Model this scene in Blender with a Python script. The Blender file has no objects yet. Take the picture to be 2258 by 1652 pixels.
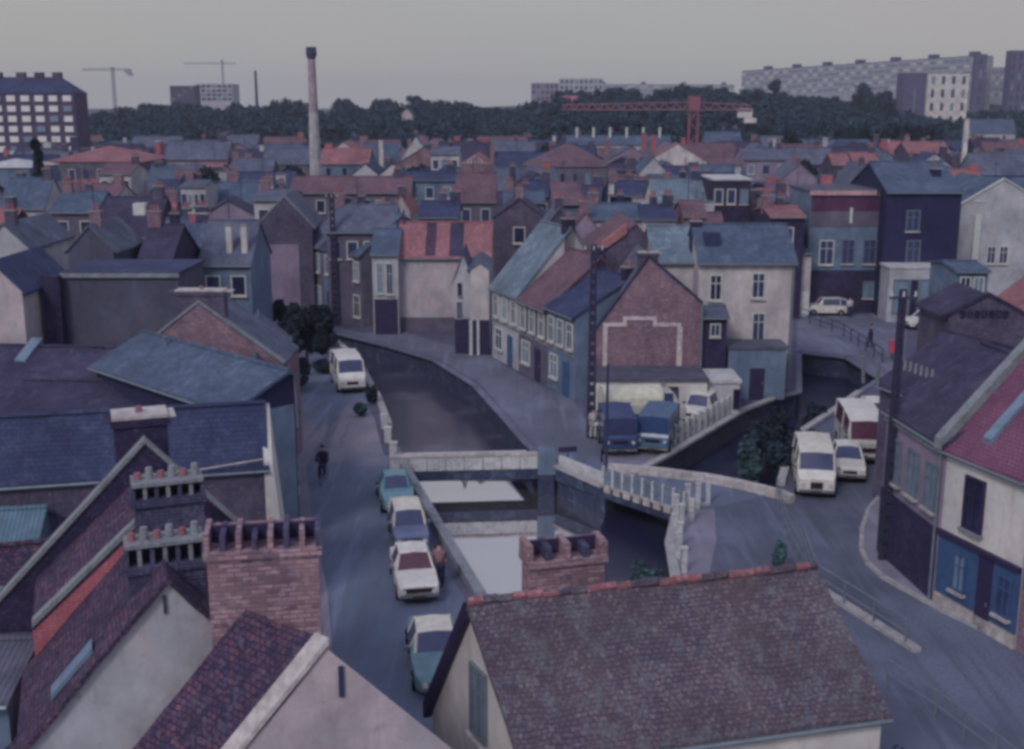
import bpy, bmesh, math, random
from mathutils import Vector, Matrix, geometry, noise as mnoise
R = math.radians
scene = bpy.context.scene
COL = scene.collection
rnd = random.Random(7)

# ------------------------------------------------------------------ camera
F, CX, CY, VH, H = 2600.0, 1129.0, 826.0, 230.0, 18.0   # measured on a 2258 x 1652 view of the photograph
TH = math.atan((CY - VH) / F)
cd = bpy.data.cameras.new('camera'); cam = bpy.data.objects.new('camera', cd); COL.objects.link(cam)
cam.location = (0, 0, H); cam.rotation_euler = (R(90) - TH, 0, 0)
cd.sensor_width = 36.0; cd.lens = 36.0 * F / 2258.0; cd.clip_start = 0.5; cd.clip_end = 9000
scene.camera = cam
scene.render.resolution_x = 1024; scene.render.resolution_y = 749
# ------------------------------------------------------------------ sky, sun, exposure
SUN_EL, SUN_AZ = 40, 208
w = bpy.data.worlds.new('World'); scene.world = w; w.use_nodes = True
nt = w.node_tree; nt.nodes.clear()
sky = nt.nodes.new('ShaderNodeTexSky'); sky.sky_type = 'NISHITA'; sky.sun_disc = False
sky.sun_elevation = R(SUN_EL); sky.sun_rotation = R(SUN_AZ); sky.air_density = 1.2; sky.dust_density = 6.0; sky.ozone_density = 2.5
hs = nt.nodes.new('ShaderNodeHueSaturation'); hs.inputs['Saturation'].default_value = 0.55
tc = nt.nodes.new('ShaderNodeTexCoord'); sx = nt.nodes.new('ShaderNodeSeparateXYZ')
ramp = nt.nodes.new('ShaderNodeValToRGB')
ramp.color_ramp.elements[0].position = 0.02; ramp.color_ramp.elements[0].color = (0.475, 0.465, 0.455, 1)
ramp.color_ramp.elements[1].position = 0.75; ramp.color_ramp.elements[1].color = (0.37, 0.385, 0.56, 1)
e = ramp.color_ramp.elements.new(0.16); e.color = (0.410, 0.402, 0.412, 1)
nse = nt.nodes.new('ShaderNodeTexNoise'); nse.inputs['Scale'].default_value = 2.2; nse.inputs['Detail'].default_value = 4
mp = nt.nodes.new('ShaderNodeMapping'); mp.inputs['Scale'].default_value = (1, 1, 4)
cl = nt.nodes.new('ShaderNodeMix'); cl.data_type = 'RGBA'; cl.blend_type = 'MULTIPLY'; cl.inputs[0].default_value = 0.16
add = nt.nodes.new('ShaderNodeMix'); add.data_type = 'RGBA'; add.inputs[0].default_value = 0.84
mul = nt.nodes.new('ShaderNodeVectorMath'); mul.operation = 'SCALE'; mul.inputs['Scale'].default_value = 9.0
bg = nt.nodes.new('ShaderNodeBackground'); bg.inputs['Strength'].default_value = 0.12
out = nt.nodes.new('ShaderNodeOutputWorld'); L = nt.links.new
L(tc.outputs['Generated'], sx.inputs[0]); L(sx.outputs['Z'], ramp.inputs[0])
L(tc.outputs['Generated'], mp.inputs[0]); L(mp.outputs[0], nse.inputs['Vector'])
L(ramp.outputs[0], cl.inputs[6]); L(nse.outputs['Color'], cl.inputs[7])
L(cl.outputs[2], mul.inputs[0]); L(sky.outputs[0], hs.inputs['Color'])
L(hs.outputs[0], add.inputs[6]); L(mul.outputs[0], add.inputs[7])
L(add.outputs[2], bg.inputs['Color']); L(bg.outputs[0], out.inputs['Surface'])
sl = bpy.data.lights.new('sun', 'SUN'); sl.energy = 1.05; sl.angle = R(13); sl.color = (1.0, 0.93, 0.90)
so = bpy.data.objects.new('sun', sl); COL.objects.link(so)
so.rotation_euler = (R(90 - SUN_EL), 0, R(180 - SUN_AZ))
vs = scene.view_settings; vs.view_transform = 'Standard'; vs.look = 'None'; vs.exposure = 0.0; vs.gamma = 1.0
scene.render.engine = 'CYCLES'
scene.cycles.pixel_filter_type = 'GAUSSIAN'; scene.cycles.filter_width = 3.9
scene.cycles.volume_bounces = 0; scene.cycles.max_bounces = 6

# ------------------------------------------------------------------ measuring helpers
ST, CT = math.sin(TH), math.cos(TH)
CAM = Vector((0, 0, H))
def ray(u, v):
    a, b = (u - CX) / F, -(v - CY) / F
    return Vector((a, CT + b * ST, -ST + b * CT))
def W(u, v, z=0.0):                       # the world point at height z seen at (u, v)
    d = ray(u, v); t = (z - H) / d.z
    return CAM + d * t
def WY(u, v, y):                          # the world point at distance y seen at (u, v)
    d = ray(u, v); return CAM + d * (y / d.y)
def hit(u, v, p, n):
    d = ray(u, v); return CAM + d * ((p - CAM).dot(n) / d.dot(n))
def lin(c):
    c /= 255.0
    return c / 12.92 if c <= 0.04045 else ((c + 0.055) / 1.055) ** 2.4
GAIN = (2.0, 2.12, 1.84)
def C(r, g, b, k=1.0):
    return tuple(min(0.85, max(0.004, lin(x) * q * k)) for x, q in zip((r, g, b), GAIN))

# ------------------------------------------------------------------ materials
MATS = {}
def mix(n, a, b, f, bt='MIX'):
    m = n.nodes.new('ShaderNodeMix'); m.data_type = 'RGBA'; m.blend_type = bt
    for i, x in ((6, a), (7, b), (0, f)):
        if hasattr(x, 'is_linked') or hasattr(x, 'links'): n.links.new(x, m.inputs[i])
        elif i == 0: m.inputs[0].default_value = x
        else: m.inputs[i].default_value = (*x[:3], 1)
    return m.outputs[2]
def noise(n, vec, s, det=4, rough=0.6, lo=0.35, hi=0.65):
    t = n.nodes.new('ShaderNodeTexNoise'); t.inputs['Scale'].default_value = s; t.inputs['Detail'].default_value = det; t.inputs['Roughness'].default_value = rough
    n.links.new(vec, t.inputs['Vector'])
    r = n.nodes.new('ShaderNodeMapRange'); r.inputs['From Min'].default_value = lo; r.inputs['From Max'].default_value = hi
    n.links.new(t.outputs['Fac'], r.inputs['Value']); return r.outputs[0]
def M(name, col, kind='plain', col2=None, rough=0.85, patch=None, **kw):
    if name in MATS: return MATS[name]
    m = bpy.data.materials.new(name); m.use_nodes = True; n = m.node_tree; b = n.nodes['Principled BSDF']
    b.inputs['Roughness'].default_value = rough
    b.inputs['Specular IOR Level'].default_value = kw.get('spec', 0.3)
    b.inputs['Metallic'].default_value = kw.get('metal', 0.0)
    uv = n.nodes.new('ShaderNodeUVMap').outputs[0]
    geo = n.nodes.new('ShaderNodeNewGeometry').outputs['Position']
    dark = tuple(c * 0.62 for c in col); light = tuple(min(0.85, c * 1.35) for c in col)
    bump = None
    if kind == 'plain':
        c = mix(n, col, dark, noise(n, geo, kw.get('s', 0.6)), 'MIX')
        c = mix(n, c, light, noise(n, geo, kw.get('s', 0.6) * 7, 3, 0.6, 0.45, 0.8))
        mm = c
    elif kind == 'plaster':
        st = n.nodes.new('ShaderNodeMapping'); st.inputs['Scale'].default_value = (0.8, 0.5, 1); n.links.new(uv, st.inputs[0])
        c = mix(n, col, tuple(x * 0.7 for x in col), noise(n, st.outputs[0], 1.1, 5, 0.65))
        c = mix(n, c, patch or light, noise(n, geo, 0.9, 4, 0.6, 0.5, 0.72))
        c = mix(n, c, tuple(x * 0.5 for x in col), noise(n, geo, 3.5, 5, 0.7, 0.58, 0.85))
        mm = c; bump = (noise(n, geo, 18, 3), 0.1)
    elif kind in ('brick', 'tile', 'slate'):
        br = n.nodes.new('ShaderNodeTexBrick'); n.links.new(uv, br.inputs['Vector'])
        if kw.get('warp', .025 if kind != 'brick' else 0):
            nw_ = n.nodes.new('ShaderNodeTexNoise'); nw_.inputs['Scale'].default_value = 1.7; nw_.inputs['Detail'].default_value = 4; n.links.new(geo, nw_.inputs['Vector'])
            sc_ = n.nodes.new('ShaderNodeVectorMath'); sc_.operation = 'SCALE'; sc_.inputs['Scale'].default_value = kw.get('warp', .025) * 4; n.links.new(nw_.outputs['Color'], sc_.inputs[0])
            aw_ = n.nodes.new('ShaderNodeVectorMath'); n.links.new(uv, aw_.inputs[0]); n.links.new(sc_.outputs[0], aw_.inputs[1]); n.links.new(aw_.outputs[0], br.inputs['Vector'])
        br.inputs['Scale'].default_value = 1.0; br.inputs['Bias'].default_value = kw.get('bias', 0.0)
        bw, rh, ms = {'brick': (0.24, 0.078, 0.012), 'tile': (0.19, 0.15, 0.02), 'slate': (0.24, 0.17, 0.012)}[kind]
        bw, rh = bw * kw.get('size', 1), rh * kw.get('size', 1)
        br.inputs['Brick Width'].default_value = bw; br.inputs['Row Height'].default_value = rh; br.inputs['Mortar Size'].default_value = ms * kw.get('size', 1)
        br.inputs['Mortar Smooth'].default_value = 0.4
        c2 = col2 or light
        br.inputs['Color1'].default_value = (*col, 1); br.inputs['Color2'].default_value = (*c2, 1)
        br.inputs['Mortar'].default_value = (*(kw.get('mortar') or tuple(x * 0.5 for x in col)), 1)
        c = mix(n, br.outputs['Color'], dark, noise(n, geo, 0.8, 5, 0.65, 0.42, 0.75))
        if patch: c = mix(n, c, patch, noise(n, geo, kw.get('ps', 1.5), 6, 0.7, kw.get('plo', 0.52), 0.68))
        vo = n.nodes.new('ShaderNodeTexVoronoi'); vo.inputs['Scale'].default_value = kw.get('vs', 5.0) * 2.2; n.links.new(geo, vo.inputs['Vector'])
        sp = n.nodes.new('ShaderNodeSeparateColor'); n.links.new(vo.outputs['Color'], sp.inputs[0])
        r = n.nodes.new('ShaderNodeMapRange'); r.inputs['From Min'].default_value = 0.55; r.inputs['To Max'].default_value = kw.get('spk', 0.45); n.links.new(sp.outputs[0], r.inputs[0])
        c = mix(n, c, tuple(x * 0.5 for x in col), r.outputs[0])
        r2 = n.nodes.new('ShaderNodeMapRange'); r2.inputs['From Min'].default_value = 0.8; r2.inputs['To Max'].default_value = kw.get('spk', 0.45) * 0.8; n.links.new(sp.outputs[1], r2.inputs[0])
        c = mix(n, c, tuple(min(0.8, x * 1.7 + 0.02) for x in (sum(col) / 3 * .6 + col[0] * .4, sum(col) / 3 * .6 + col[1] * .4, sum(col) / 3 * .6 + col[2] * .4)), r2.outputs[0])
        mm = c; bump = (br.outputs['Fac'], -0.5)
    elif kind == 'sheet':                 # corrugated / standing seam
        wv = n.nodes.new('ShaderNodeTexWave'); wv.inputs['Scale'].default_value = kw.get('ws', 2.2); wv.bands_direction = 'X'; n.links.new(uv, wv.inputs['Vector'])
        c = mix(n, col, dark, noise(n, geo, 0.9, 5)); c = mix(n, c, dark, wv.outputs['Fac']); mm = c; bump = (wv.outputs['Fac'], 0.3)
    elif kind == 'leaf':
        oi = n.nodes.new('ShaderNodeObjectInfo')
        c = mix(n, dark, light, noise(n, geo, kw.get('s', 1.2), 3, 0.6, 0.4, 0.62))
        c = mix(n, c, tuple(x * 0.55 for x in col), noise(n, geo, 0.16, 2, 0.5, 0.45, 0.6))
        mm = c
    elif kind == 'road':
        c = mix(n, col, dark, noise(n, geo, 0.22, 5, 0.65)); c = mix(n, c, patch or light, noise(n, geo, 0.09, 4, 0.6, 0.5, 0.62))
        if kw.get('spot'):
            px_, py_, pr_, pc_ = kw['spot']; ds = n.nodes.new('ShaderNodeVectorMath'); ds.operation = 'DISTANCE'; n.links.new(geo, ds.inputs[0]); ds.inputs[1].default_value = (px_, py_, 0)
            ad = n.nodes.new('ShaderNodeMath'); ad.operation = 'MULTIPLY_ADD'; n.links.new(noise(n, geo, .5, 4), ad.inputs[0]); ad.inputs[1].default_value = 2.5; n.links.new(ds.outputs['Value'], ad.inputs[2])
            sr_ = n.nodes.new('ShaderNodeMapRange'); sr_.inputs['From Min'].default_value = pr_ * 1.7; sr_.inputs['From Max'].default_value = pr_ * .5; n.links.new(ad.outputs[0], sr_.inputs[0]); c = mix(n, c, pc_, sr_.outputs[0])
        c = mix(n, c, tuple(x * 0.8 for x in col), noise(n, geo, 9, 3, 0.7, 0.4, 0.7))
        tm_ = n.nodes.new('ShaderNodeMapping'); tm_.inputs['Scale'].default_value = (0.9, 0.07, 1); tm_.inputs['Rotation'].default_value = (0, 0, kw.get('rot', -.17)); n.links.new(geo, tm_.inputs[0])
        c = mix(n, c, tuple(x * 0.66 for x in col), noise(n, tm_.outputs[0], 1.0, 5, 0.65, 0.5, 0.68)); c = mix(n, c, tuple(x * 1.3 for x in col), noise(n, tm_.outputs[0], 1.6, 4, 0.6, 0.54, 0.75))
        vo = n.nodes.new('ShaderNodeTexVoronoi'); vo.feature = 'DISTANCE_TO_EDGE'; vo.inputs['Scale'].default_value = 0.45
        wp = n.nodes.new('ShaderNodeVectorMath'); wp.operation = 'ADD'; n.links.new(geo, wp.inputs[0])
        nn = n.nodes.new('ShaderNodeTexNoise'); nn.inputs['Scale'].default_value = 0.8; n.links.new(geo, nn.inputs['Vector'])
        n.links.new(nn.outputs['Color'], wp.inputs[1]); n.links.new(wp.outputs[0], vo.inputs['Vector'])
        r = n.nodes.new('ShaderNodeMapRange'); r.inputs['From Max'].default_value = 0.03; r.inputs['To Min'].default_value = 0.12; r.inputs['To Max'].default_value = 0; n.links.new(vo.outputs[0], r.inputs[0])
        c = mix(n, c, tuple(x * 0.45 for x in col), r.outputs[0]); mm = c; bump = (noise(n, geo, 25, 3), 0.08)
    elif kind == 'water':
        mm = mix(n, col, col2 or dark, noise(n, geo, 0.25, 4, 0.6, 0.5, 0.7))
        t = n.nodes.new('ShaderNodeTexNoise'); t.inputs['Scale'].default_value = 1.6; t.inputs['Detail'].default_value = 3; n.links.new(geo, t.inputs['Vector'])
        bump = (t.outputs['Fac'], kw.get('rip', 0.012))
    else:
        mm = mix(n, col, dark, noise(n, geo, 3, 3, 0.5, 0.4, 0.9))
    if kind in ('brick', 'tile', 'slate', 'plaster', 'sheet'):
        g1_ = noise(n, geo, 0.45, 8, 0.72, 0.36, 0.68); st2 = n.nodes.new('ShaderNodeMapping'); st2.inputs['Scale'].default_value = (3.2, 0.45, 1); n.links.new(uv, st2.inputs[0])
        mm = mix(n, mm, tuple(x * 0.55 for x in col), noise(n, st2.outputs[0], 0.9, 6, 0.7, 0.56 if kind == 'plaster' else 0.48, 0.86)); mm = mix(n, mm, (0.60, 0.60, 0.64), g1_, 'MULTIPLY')
        mm = mix(n, mm, (1.22, 1.2, 1.16), noise(n, geo, 0.28, 5, 0.6, 0.5, 0.7), 'MULTIPLY')
    n.links.new(mm, b.inputs['Base Color'])
    if bump:
        bp = n.nodes.new('ShaderNodeBump'); bp.inputs['Strength'].default_value = min(1, abs(bump[1]) * 1.5); bp.inputs['Distance'].default_value = 0.03 if kind != 'water' else 0.02
        bp.invert = bump[1] < 0; n.links.new(bump[0], bp.inputs['Height']); n.links.new(bp.outputs[0], b.inputs['Normal'])
    MATS[name] = m; return m

# walls
brick_red = M('brick purple red', C(116, 88, 106, 1.2), 'brick', C(90, 68, 92), patch=C(124, 100, 116), mortar=C(110, 100, 125))
brick_near = M('near chimney brick', C(140, 112, 124, 1.2), 'brick', C(86, 60, 80), mortar=C(90, 80, 108), patch=C(122, 104, 122), spk=0.3, vs=4.2, size=1.25, plo=.6)
brick_brown = M('brown brick', C(76, 68, 96), 'brick', C(64, 58, 88), patch=C(90, 78, 100), mortar=C(80, 76, 98))
brick_dark = M('dark brick', C(44, 38, 74), 'brick', C(52, 44, 78), patch=C(60, 50, 80))
brick_soot = M('sooty brick', C(58, 56, 90), 'brick', C(48, 46, 80), mortar=C(78, 80, 110), patch=C(80, 74, 104), spk=0.6)
navy_wall = M('navy wall and eave shade', C(33, 33, 68), 'plaster')
pl_cream = M('cream render', C(138, 130, 142, 1.32), 'plaster')
pl_white = M('white render', C(150, 144, 152, 1.3), 'plaster')
pl_grey = M('grey white render', C(128, 126, 142, 1.28), 'plaster', patch=C(140, 134, 146, 1.3))
pl_pink = M('pinkish render', C(130, 119, 133, 1.4), 'plaster', patch=C(126, 128, 140, 1.4))
pl_mauve = M('mauve render', C(104, 92, 118, 1.25), 'plaster', patch=C(122, 104, 124))
pl_blue = M('blue grey render', C(84, 96, 124), 'plaster')
pl_drab = M('drab cement render', C(66, 66, 90), 'plaster', patch=C(76, 70, 88))
pl_brown = M('brown render', C(82, 76, 98), 'plaster')
orange_wall = M('orange painted brick', C(140, 80, 96, 1.3), 'brick', C(134, 78, 94, 1.3), spk=0.2)
blue_paint = M('petrol blue shopfront paint', C(48, 66, 104), 'paint', rough=0.5)
tile_red = M('red clay tile', C(134, 86, 98, 1.15), 'tile', C(116, 78, 92, 1.15), patch=C(96, 74, 92), spk=0.5, plo=.46)
tile_old = M('weathered red tile', C(104, 76, 94), 'tile', C(84, 68, 88), patch=C(80, 76, 98), spk=0.5)
tile_moss = M('mossy mottled tile', C(90, 76, 90), 'tile', C(66, 60, 80), patch=C(84, 86, 100), vs=6, spk=0.6, ps=2.2, mortar=C(48, 44, 70), plo=0.5, size=.8, warp=.05)
tile_dark = M('dark mottled tile', C(52, 44, 74), 'tile', C(96, 62, 82), patch=C(62, 62, 88), vs=4, spk=0.8, ps=3, mortar=C(34, 30, 58), plo=0.56, size=.85, warp=.05)
tile_crim = M('crimson roof', C(104, 66, 96), 'tile', C(98, 62, 92), spk=0.15)
slate = M('blue slate', C(70, 82, 110), 'slate', C(60, 70, 100), patch=C(80, 90, 118), spk=0.25)
slate_lt = M('pale slate', C(96, 110, 132), 'slate', C(84, 98, 122), patch=C(112, 120, 140), spk=0.2)
slate_dk = M('dark slate', C(50, 56, 92), 'slate', C(44, 50, 86), patch=C(60, 66, 98), spk=0.2)
slate_pu = M('purple slate', C(50, 46, 76), 'slate', C(58, 52, 80), patch=C(62, 60, 86), spk=0.3)
slate_gr = M('grey slate', C(80, 84, 110), 'slate', C(74, 78, 106), patch=C(92, 90, 112), spk=0.25)
corr_blue = M('blue grey corrugated sheet', C(84, 104, 130), 'sheet')
corr_grey = M('grey corrugated sheet', C(80, 80, 104), 'sheet')
# trim, metal, glass
stone = M('pale coping stone', C(138, 130, 140), 'plain', s=.5)
stone_g = M('grey coping', C(98, 100, 114), 'plain', s=2)
wht = M('white painted wood', C(150, 150, 158), 'paint', rough=0.5)
drk = M('dark painted wood', C(38, 32, 62), 'paint', rough=0.5)
zinc = M('zinc', C(88, 94, 110), 'paint', rough=0.45, metal=0.2)
glass = M('window glass', C(44, 48, 82), 'paint', rough=0.08, spec=0.6)
dark_glass = M('unlit window glass', C(30, 30, 58), 'paint', rough=0.08, spec=0.6)
glass_b = M('pale window glass', C(86, 100, 126), 'paint', rough=0.12, spec=0.6)
curtain = M('curtained window', C(140, 140, 150), 'paint', rough=0.3)
pot_red = M('clay chimney pot', C(108, 72, 86), 'paint')
pot_dk = M('sooted pot', C(40, 44, 76), 'paint')
tarpole = M('tarred pole concrete', C(38, 36, 60), 'plain', s=2)
conc = M('weathered concrete', C(128, 126, 138, 1.25), 'plain', s=1.5)
conc_d = M('damp quay masonry', C(50, 56, 86), 'brick', C(44, 48, 80), size=2.2, patch=C(70, 84, 108), spk=0.5)
conc_b = M('brown quay masonry', C(74, 66, 92), 'brick', C(66, 60, 88), size=1.6, patch=C(60, 66, 92))
iron = M('painted iron rail', C(84, 88, 104), 'paint', rough=0.5)
iron_d = M('dark iron', C(40, 42, 72), 'paint', rough=0.5)
# ground
m_ground = M('town ground', C(70, 68, 94), 'road')
m_road = M('worn asphalt', C(80, 86, 112), 'road', patch=C(72, 80, 106), rough=0.8, spot=(W(745, 955).x, W(745, 955).y, 5.0, C(124, 112, 124)))
m_road2 = M('right asphalt', C(72, 75, 98), 'road', rough=0.75)
m_dust = M('dusty patch', C(116, 108, 126), 'road')
m_pave = M('pavement slabs', C(100, 96, 118), 'road')
m_quay = M('quay setts', C(82, 83, 106), 'road')
m_kerb = M('kerb stone', C(124, 120, 132), 'plain', s=2)
m_water = M('still canal water', (0.80, 0.79, 0.81), 'water', (0.74, 0.72, 0.78), rough=0.03, metal=0.95)
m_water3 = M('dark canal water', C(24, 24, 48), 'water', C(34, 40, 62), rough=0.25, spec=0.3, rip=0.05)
m_water2 = M('dull canal water', C(44, 42, 62), 'water', C(66, 68, 86), rough=0.22, spec=0.6, rip=0.05)
m_moss = M('weed', C(56, 80, 96), 'leaf')
leaf = M('dark foliage', C(26, 44, 64), 'leaf', s=.3)
leaf_n = M('near foliage', C(26, 36, 52), 'leaf')
leaf_g = M('green blue foliage', C(46, 64, 76), 'leaf', s=0.8)
bark = M('bark', C(50, 44, 66), 'plain')

# ------------------------------------------------------------------ mesh builder
class MB:
    def __init__(s): s.v = []; s.f = []; s.m = []; s.mats = []
    def mi(s, m):
        if m not in s.mats: s.mats.append(m)
        return s.mats.index(m)
    def face(s, pts, m):
        i = len(s.v); s.v += [Vector(p) for p in pts]; s.f.append(tuple(range(i, i + len(pts)))); s.m.append(s.mi(m))
    def hexa(s, b, t, m):                      # bottom ring, top ring
        n = len(b); s.face(list(reversed(b)), m); s.face(t, m)
        for k in range(n): s.face([b[k], b[(k + 1) % n], t[(k + 1) % n], t[k]], m)
    def box(s, o, ex, ey, a0, a1, b0, b1, z0, z1, m):
        q = lambda a, b, z: Vector((o.x + ex.x * a + ey.x * b, o.y + ex.y * a + ey.y * b, z))
        s.hexa([q(a0, b0, z0), q(a1, b0, z0), q(a1, b1, z0), q(a0, b1, z0)], [q(a0, b0, z1), q(a1, b0, z1), q(a1, b1, z1), q(a0, b1, z1)], m)
    def slab(s, poly, th, m):                  # polygon with thickness th downwards
        d = Vector((0, 0, th)); s.hexa([Vector(p) - d for p in poly], [Vector(p) for p in poly], m)
    def bar(s, a, b, r, m, n=6, r2=None, sq=False):
        a, b = Vector(a), Vector(b); d = (b - a).normalized(); up = Vector((0, 0, 1)) if abs(d.z) < 0.9 else Vector((1, 0, 0))
        x = d.cross(up).normalized(); y = x.cross(d); r2 = r if r2 is None else r2
        off = math.pi / 4 if sq else 0; n = 4 if sq else n
        c = [(math.cos(2 * math.pi * k / n + off), math.sin(2 * math.pi * k / n + off)) for k in range(n)]
        s.hexa([a + x * r * p + y * r * q for p, q in c], [b + x * r2 * p + y * r2 * q for p, q in c], m)
    def build(s, name, parent=None, smooth=False, local=None):
        loc = Vector((0, 0, 0))
        if parent is not None and local is None: loc = parent.matrix_world.translation if False else Vector(parent['_o'])
        me = bpy.data.meshes.new(name); me.from_pydata([p - loc for p in s.v], [], s.f)
        for m in s.mats: me.materials.append(m)
        me.polygons.foreach_set('material_index', s.m)
        if smooth: me.polygons.foreach_set('use_smooth', [True] * len(s.f))
        uvl = me.uv_layers.new(name='UVMap'); dat = [0.0] * (len(me.loops) * 2); Z = Vector((0, 0, 1))
        for p in me.polygons:
            n = p.normal; t = Z.cross(n)
            t = Vector((1, 0, 0)) if t.length < 0.08 else t.normalized()
            bt = n.cross(t)
            for li in p.loop_indices:
                co = s.v[me.loops[li].vertex_index]; dat[2 * li] = co.dot(t); dat[2 * li + 1] = co.dot(bt)
        uvl.data.foreach_set('uv', dat)
        o = bpy.data.objects.new(name, me); COL.objects.link(o)
        if parent is not None: o.parent = parent
        o['_o'] = tuple(loc)
        return o
def tag(o, label=None, cat=None, group=None, kind=None):
    if label: o['label'] = label
    if cat: o['category'] = cat
    if group: o['group'] = group
    if kind: o['kind'] = kind
    return o
def empty(name, loc, label, cat, group=None, rz=0):
    o = bpy.data.objects.new(name, None); COL.objects.link(o); o.location = loc; o['_o'] = tuple(loc); o.rotation_euler.z = rz
    return tag(o, label, cat, group)
def copy_tree(o, parent=None):
    c = o.copy(); COL.objects.link(c)
    if parent is not None: c.parent = parent
    for ch in [x for x in o.children]: copy_tree(ch, c)
    return c
def flat(v): return Vector((v[0], v[1], 0))

FOOT = []   # occupied footprints (centre, radius) for the infill town
# ------------------------------------------------------------------ buildings
class B:
    """A house. Local frame: a along the front wall (A to B, left to right), b into the depth."""
    def __init__(s, name, label, cat, A, Bp, depth, wall, roof, he, hr, mode='par', ra=None, heR=None, z0=0, ov=0.25, group=None, coping=None, rb=None, heB=None, th=0.14, skew=0.0, half=False):
        s.A = flat(A); s.ex = (flat(Bp) - flat(A)); s.w = s.ex.length; s.ex.normalize(); s.ey = Vector((-s.ex.y, s.ex.x, 0))
        s.d, s.he, s.hr, s.mode, s.z0 = depth, he, hr, mode, z0
        s.heR = he if heR is None else heR; s.ra = s.w / 2 if ra is None else ra
        s.rb = depth / 2 if rb is None else rb; s.ey = s.ey - s.ex * skew; s.heB = he if heB is None else heB
        s.wallm, s.roofm = wall, roof
        c = s.P(s.w / 2, s.d / 2, z0)
        s.o = empty(name, c, label, cat, group)
        FOOT.append((c.x, c.y, max(s.w, s.d) / 2 + 1.5))
        w, d, P = s.w, s.d, s.P
        m = MB(); rf = MB()
        t = 0.01
        if mode == 'par':
            m.face([P(0, 0, z0), P(w, 0, z0), P(w, 0, he), P(0, 0, he)], wall)
            m.face([P(w, d, z0), P(0, d, z0), P(0, d, s.heB), P(w, d, s.heB)], wall)
            m.face([P(0, d, z0), P(0, 0, z0), P(0, 0, he), P(0, s.rb, hr), P(0, d, s.heB)], wall)
            m.face([P(w, 0, z0), P(w, d, z0), P(w, d, s.heB), P(w, s.rb, hr), P(w, 0, he)], wall)
            sf = (hr - he) / max(0.01, s.rb); sb = (hr - s.heB) / max(0.01, d - s.rb); g = 0.12
            o1 = ov
            rf.slab([P(-g, -o1, he - sf * o1 + th), P(w + g, -o1, he - sf * o1 + th), P(w + g, s.rb, hr + th), P(-g, s.rb, hr + th)], th, roof)
            rf.slab([P(-g, s.rb, hr + th), P(w + g, s.rb, hr + th), P(w + g, d + o1, s.heB - sb * o1 + th), P(-g, d + o1, s.heB - sb * o1 + th)], th, roof)
        elif mode == 'gab':
            m.face([P(0, 0, z0), P(w, 0, z0), P(w, 0, s.heR), P(s.ra, 0, hr), P(0, 0, he)], wall)
            m.face([P(0, d, z0), P(0, 0, z0), P(0, 0, he), P(0, d, he)], wall)
            if half:
                q = .38; m.face([P(s.ra, q, z0), P(s.ra, d, z0), P(s.ra, d, hr), P(s.ra, q, hr)], wall); m.face([P(s.ra, d, z0), P(0, d, z0), P(0, d, he), P(s.ra, d, hr)], wall)
                m.face([P(w, q, z0), P(s.ra, q, z0), P(s.ra, q, hr), P(w, q, s.heR)], wall); m.face([P(w, 0, z0), P(w, q, z0), P(w, q, s.heR), P(w, 0, s.heR)], wall); m.face([P(s.ra, 0, hr), P(w, 0, s.heR), P(w, q, s.heR), P(s.ra, q, hr)], wall)
            else:
                m.face([P(w, d, z0), P(0, d, z0), P(0, d, he), P(s.ra, d, hr), P(w, d, s.heR)], wall)
                m.face([P(w, 0, z0), P(w, d, z0), P(w, d, s.heR), P(w, 0, s.heR)], wall)
            sl_, sr_ = (hr - he) / max(.01, s.ra), (hr - s.heR) / max(.01, w - s.ra); g = 0.02 if coping else 0.12
            rf.slab([P(-ov, -g, he - sl_ * ov + th), P(s.ra, -g, hr + th), P(s.ra, d, hr + th), P(-ov, d, he - sl_ * ov + th)], th, roof)
            if not half: rf.slab([P(s.ra, -g, hr + th), P(w + ov, -g, s.heR - sr_ * ov + th), P(w + ov, d, s.heR - sr_ * ov + th), P(s.ra, d, hr + th)], th, roof)
            if coping:
                cp = MB(); cw = 0.24
                for (a0, h0, a1, h1) in ((-ov, he - sl_ * ov, s.ra, hr), (s.ra, hr, w + ov, s.heR - sr_ * ov))[:1 if half else 2]:
                    cp.hexa([P(a0, -.06, h0 + .1), P(a1, -.06, h1 + .1), P(a1, cw, h1 + .1), P(a0, cw, h0 + .1)], [P(a0, -.06, h0 + .24), P(a1, -.06, h1 + .24), P(a1, cw, h1 + .24), P(a0, cw, h0 + .24)], coping)
                cp.build('coping', s.o)
        elif mode == 'hip':
            m.face([P(0, 0, z0), P(w, 0, z0), P(w, 0, he), P(0, 0, he)], wall); m.face([P(w, d, z0), P(0, d, z0), P(0, d, he), P(w, d, he)], wall)
            m.face([P(0, d, z0), P(0, 0, z0), P(0, 0, he), P(0, d, he)], wall); m.face([P(w, 0, z0), P(w, d, z0), P(w, d, he), P(w, 0, he)], wall)
            q = min(d / 2, w / 2 * .95); o1 = ov
            e = [P(-o1, -o1, he), P(w + o1, -o1, he), P(w + o1, d + o1, he), P(-o1, d + o1, he)]; r0, r1 = P(q, d / 2, hr), P(w - q, d / 2, hr)
            rf.face([e[0], e[1], r1, r0], roof); rf.face([e[1], e[2], r1], roof); rf.face([e[2], e[3], r0, r1], roof); rf.face([e[3], e[0], r0], roof); rf.face(e[::-1], roof)
        elif mode == 'flat':
            m.hexa([P(0, 0, z0), P(w, 0, z0), P(w, d, z0), P(0, d, z0)], [P(0, 0, he), P(w, 0, he), P(w, d, he), P(0, d, he)], wall)
            rf.box(s.A, s.ex, s.ey, -.1, w + .1, -.1, d + .1, he, he + 0.18, roof)
        m.build('wall', s.o)
        s.roof = rf.build('roof', s.o)
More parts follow.
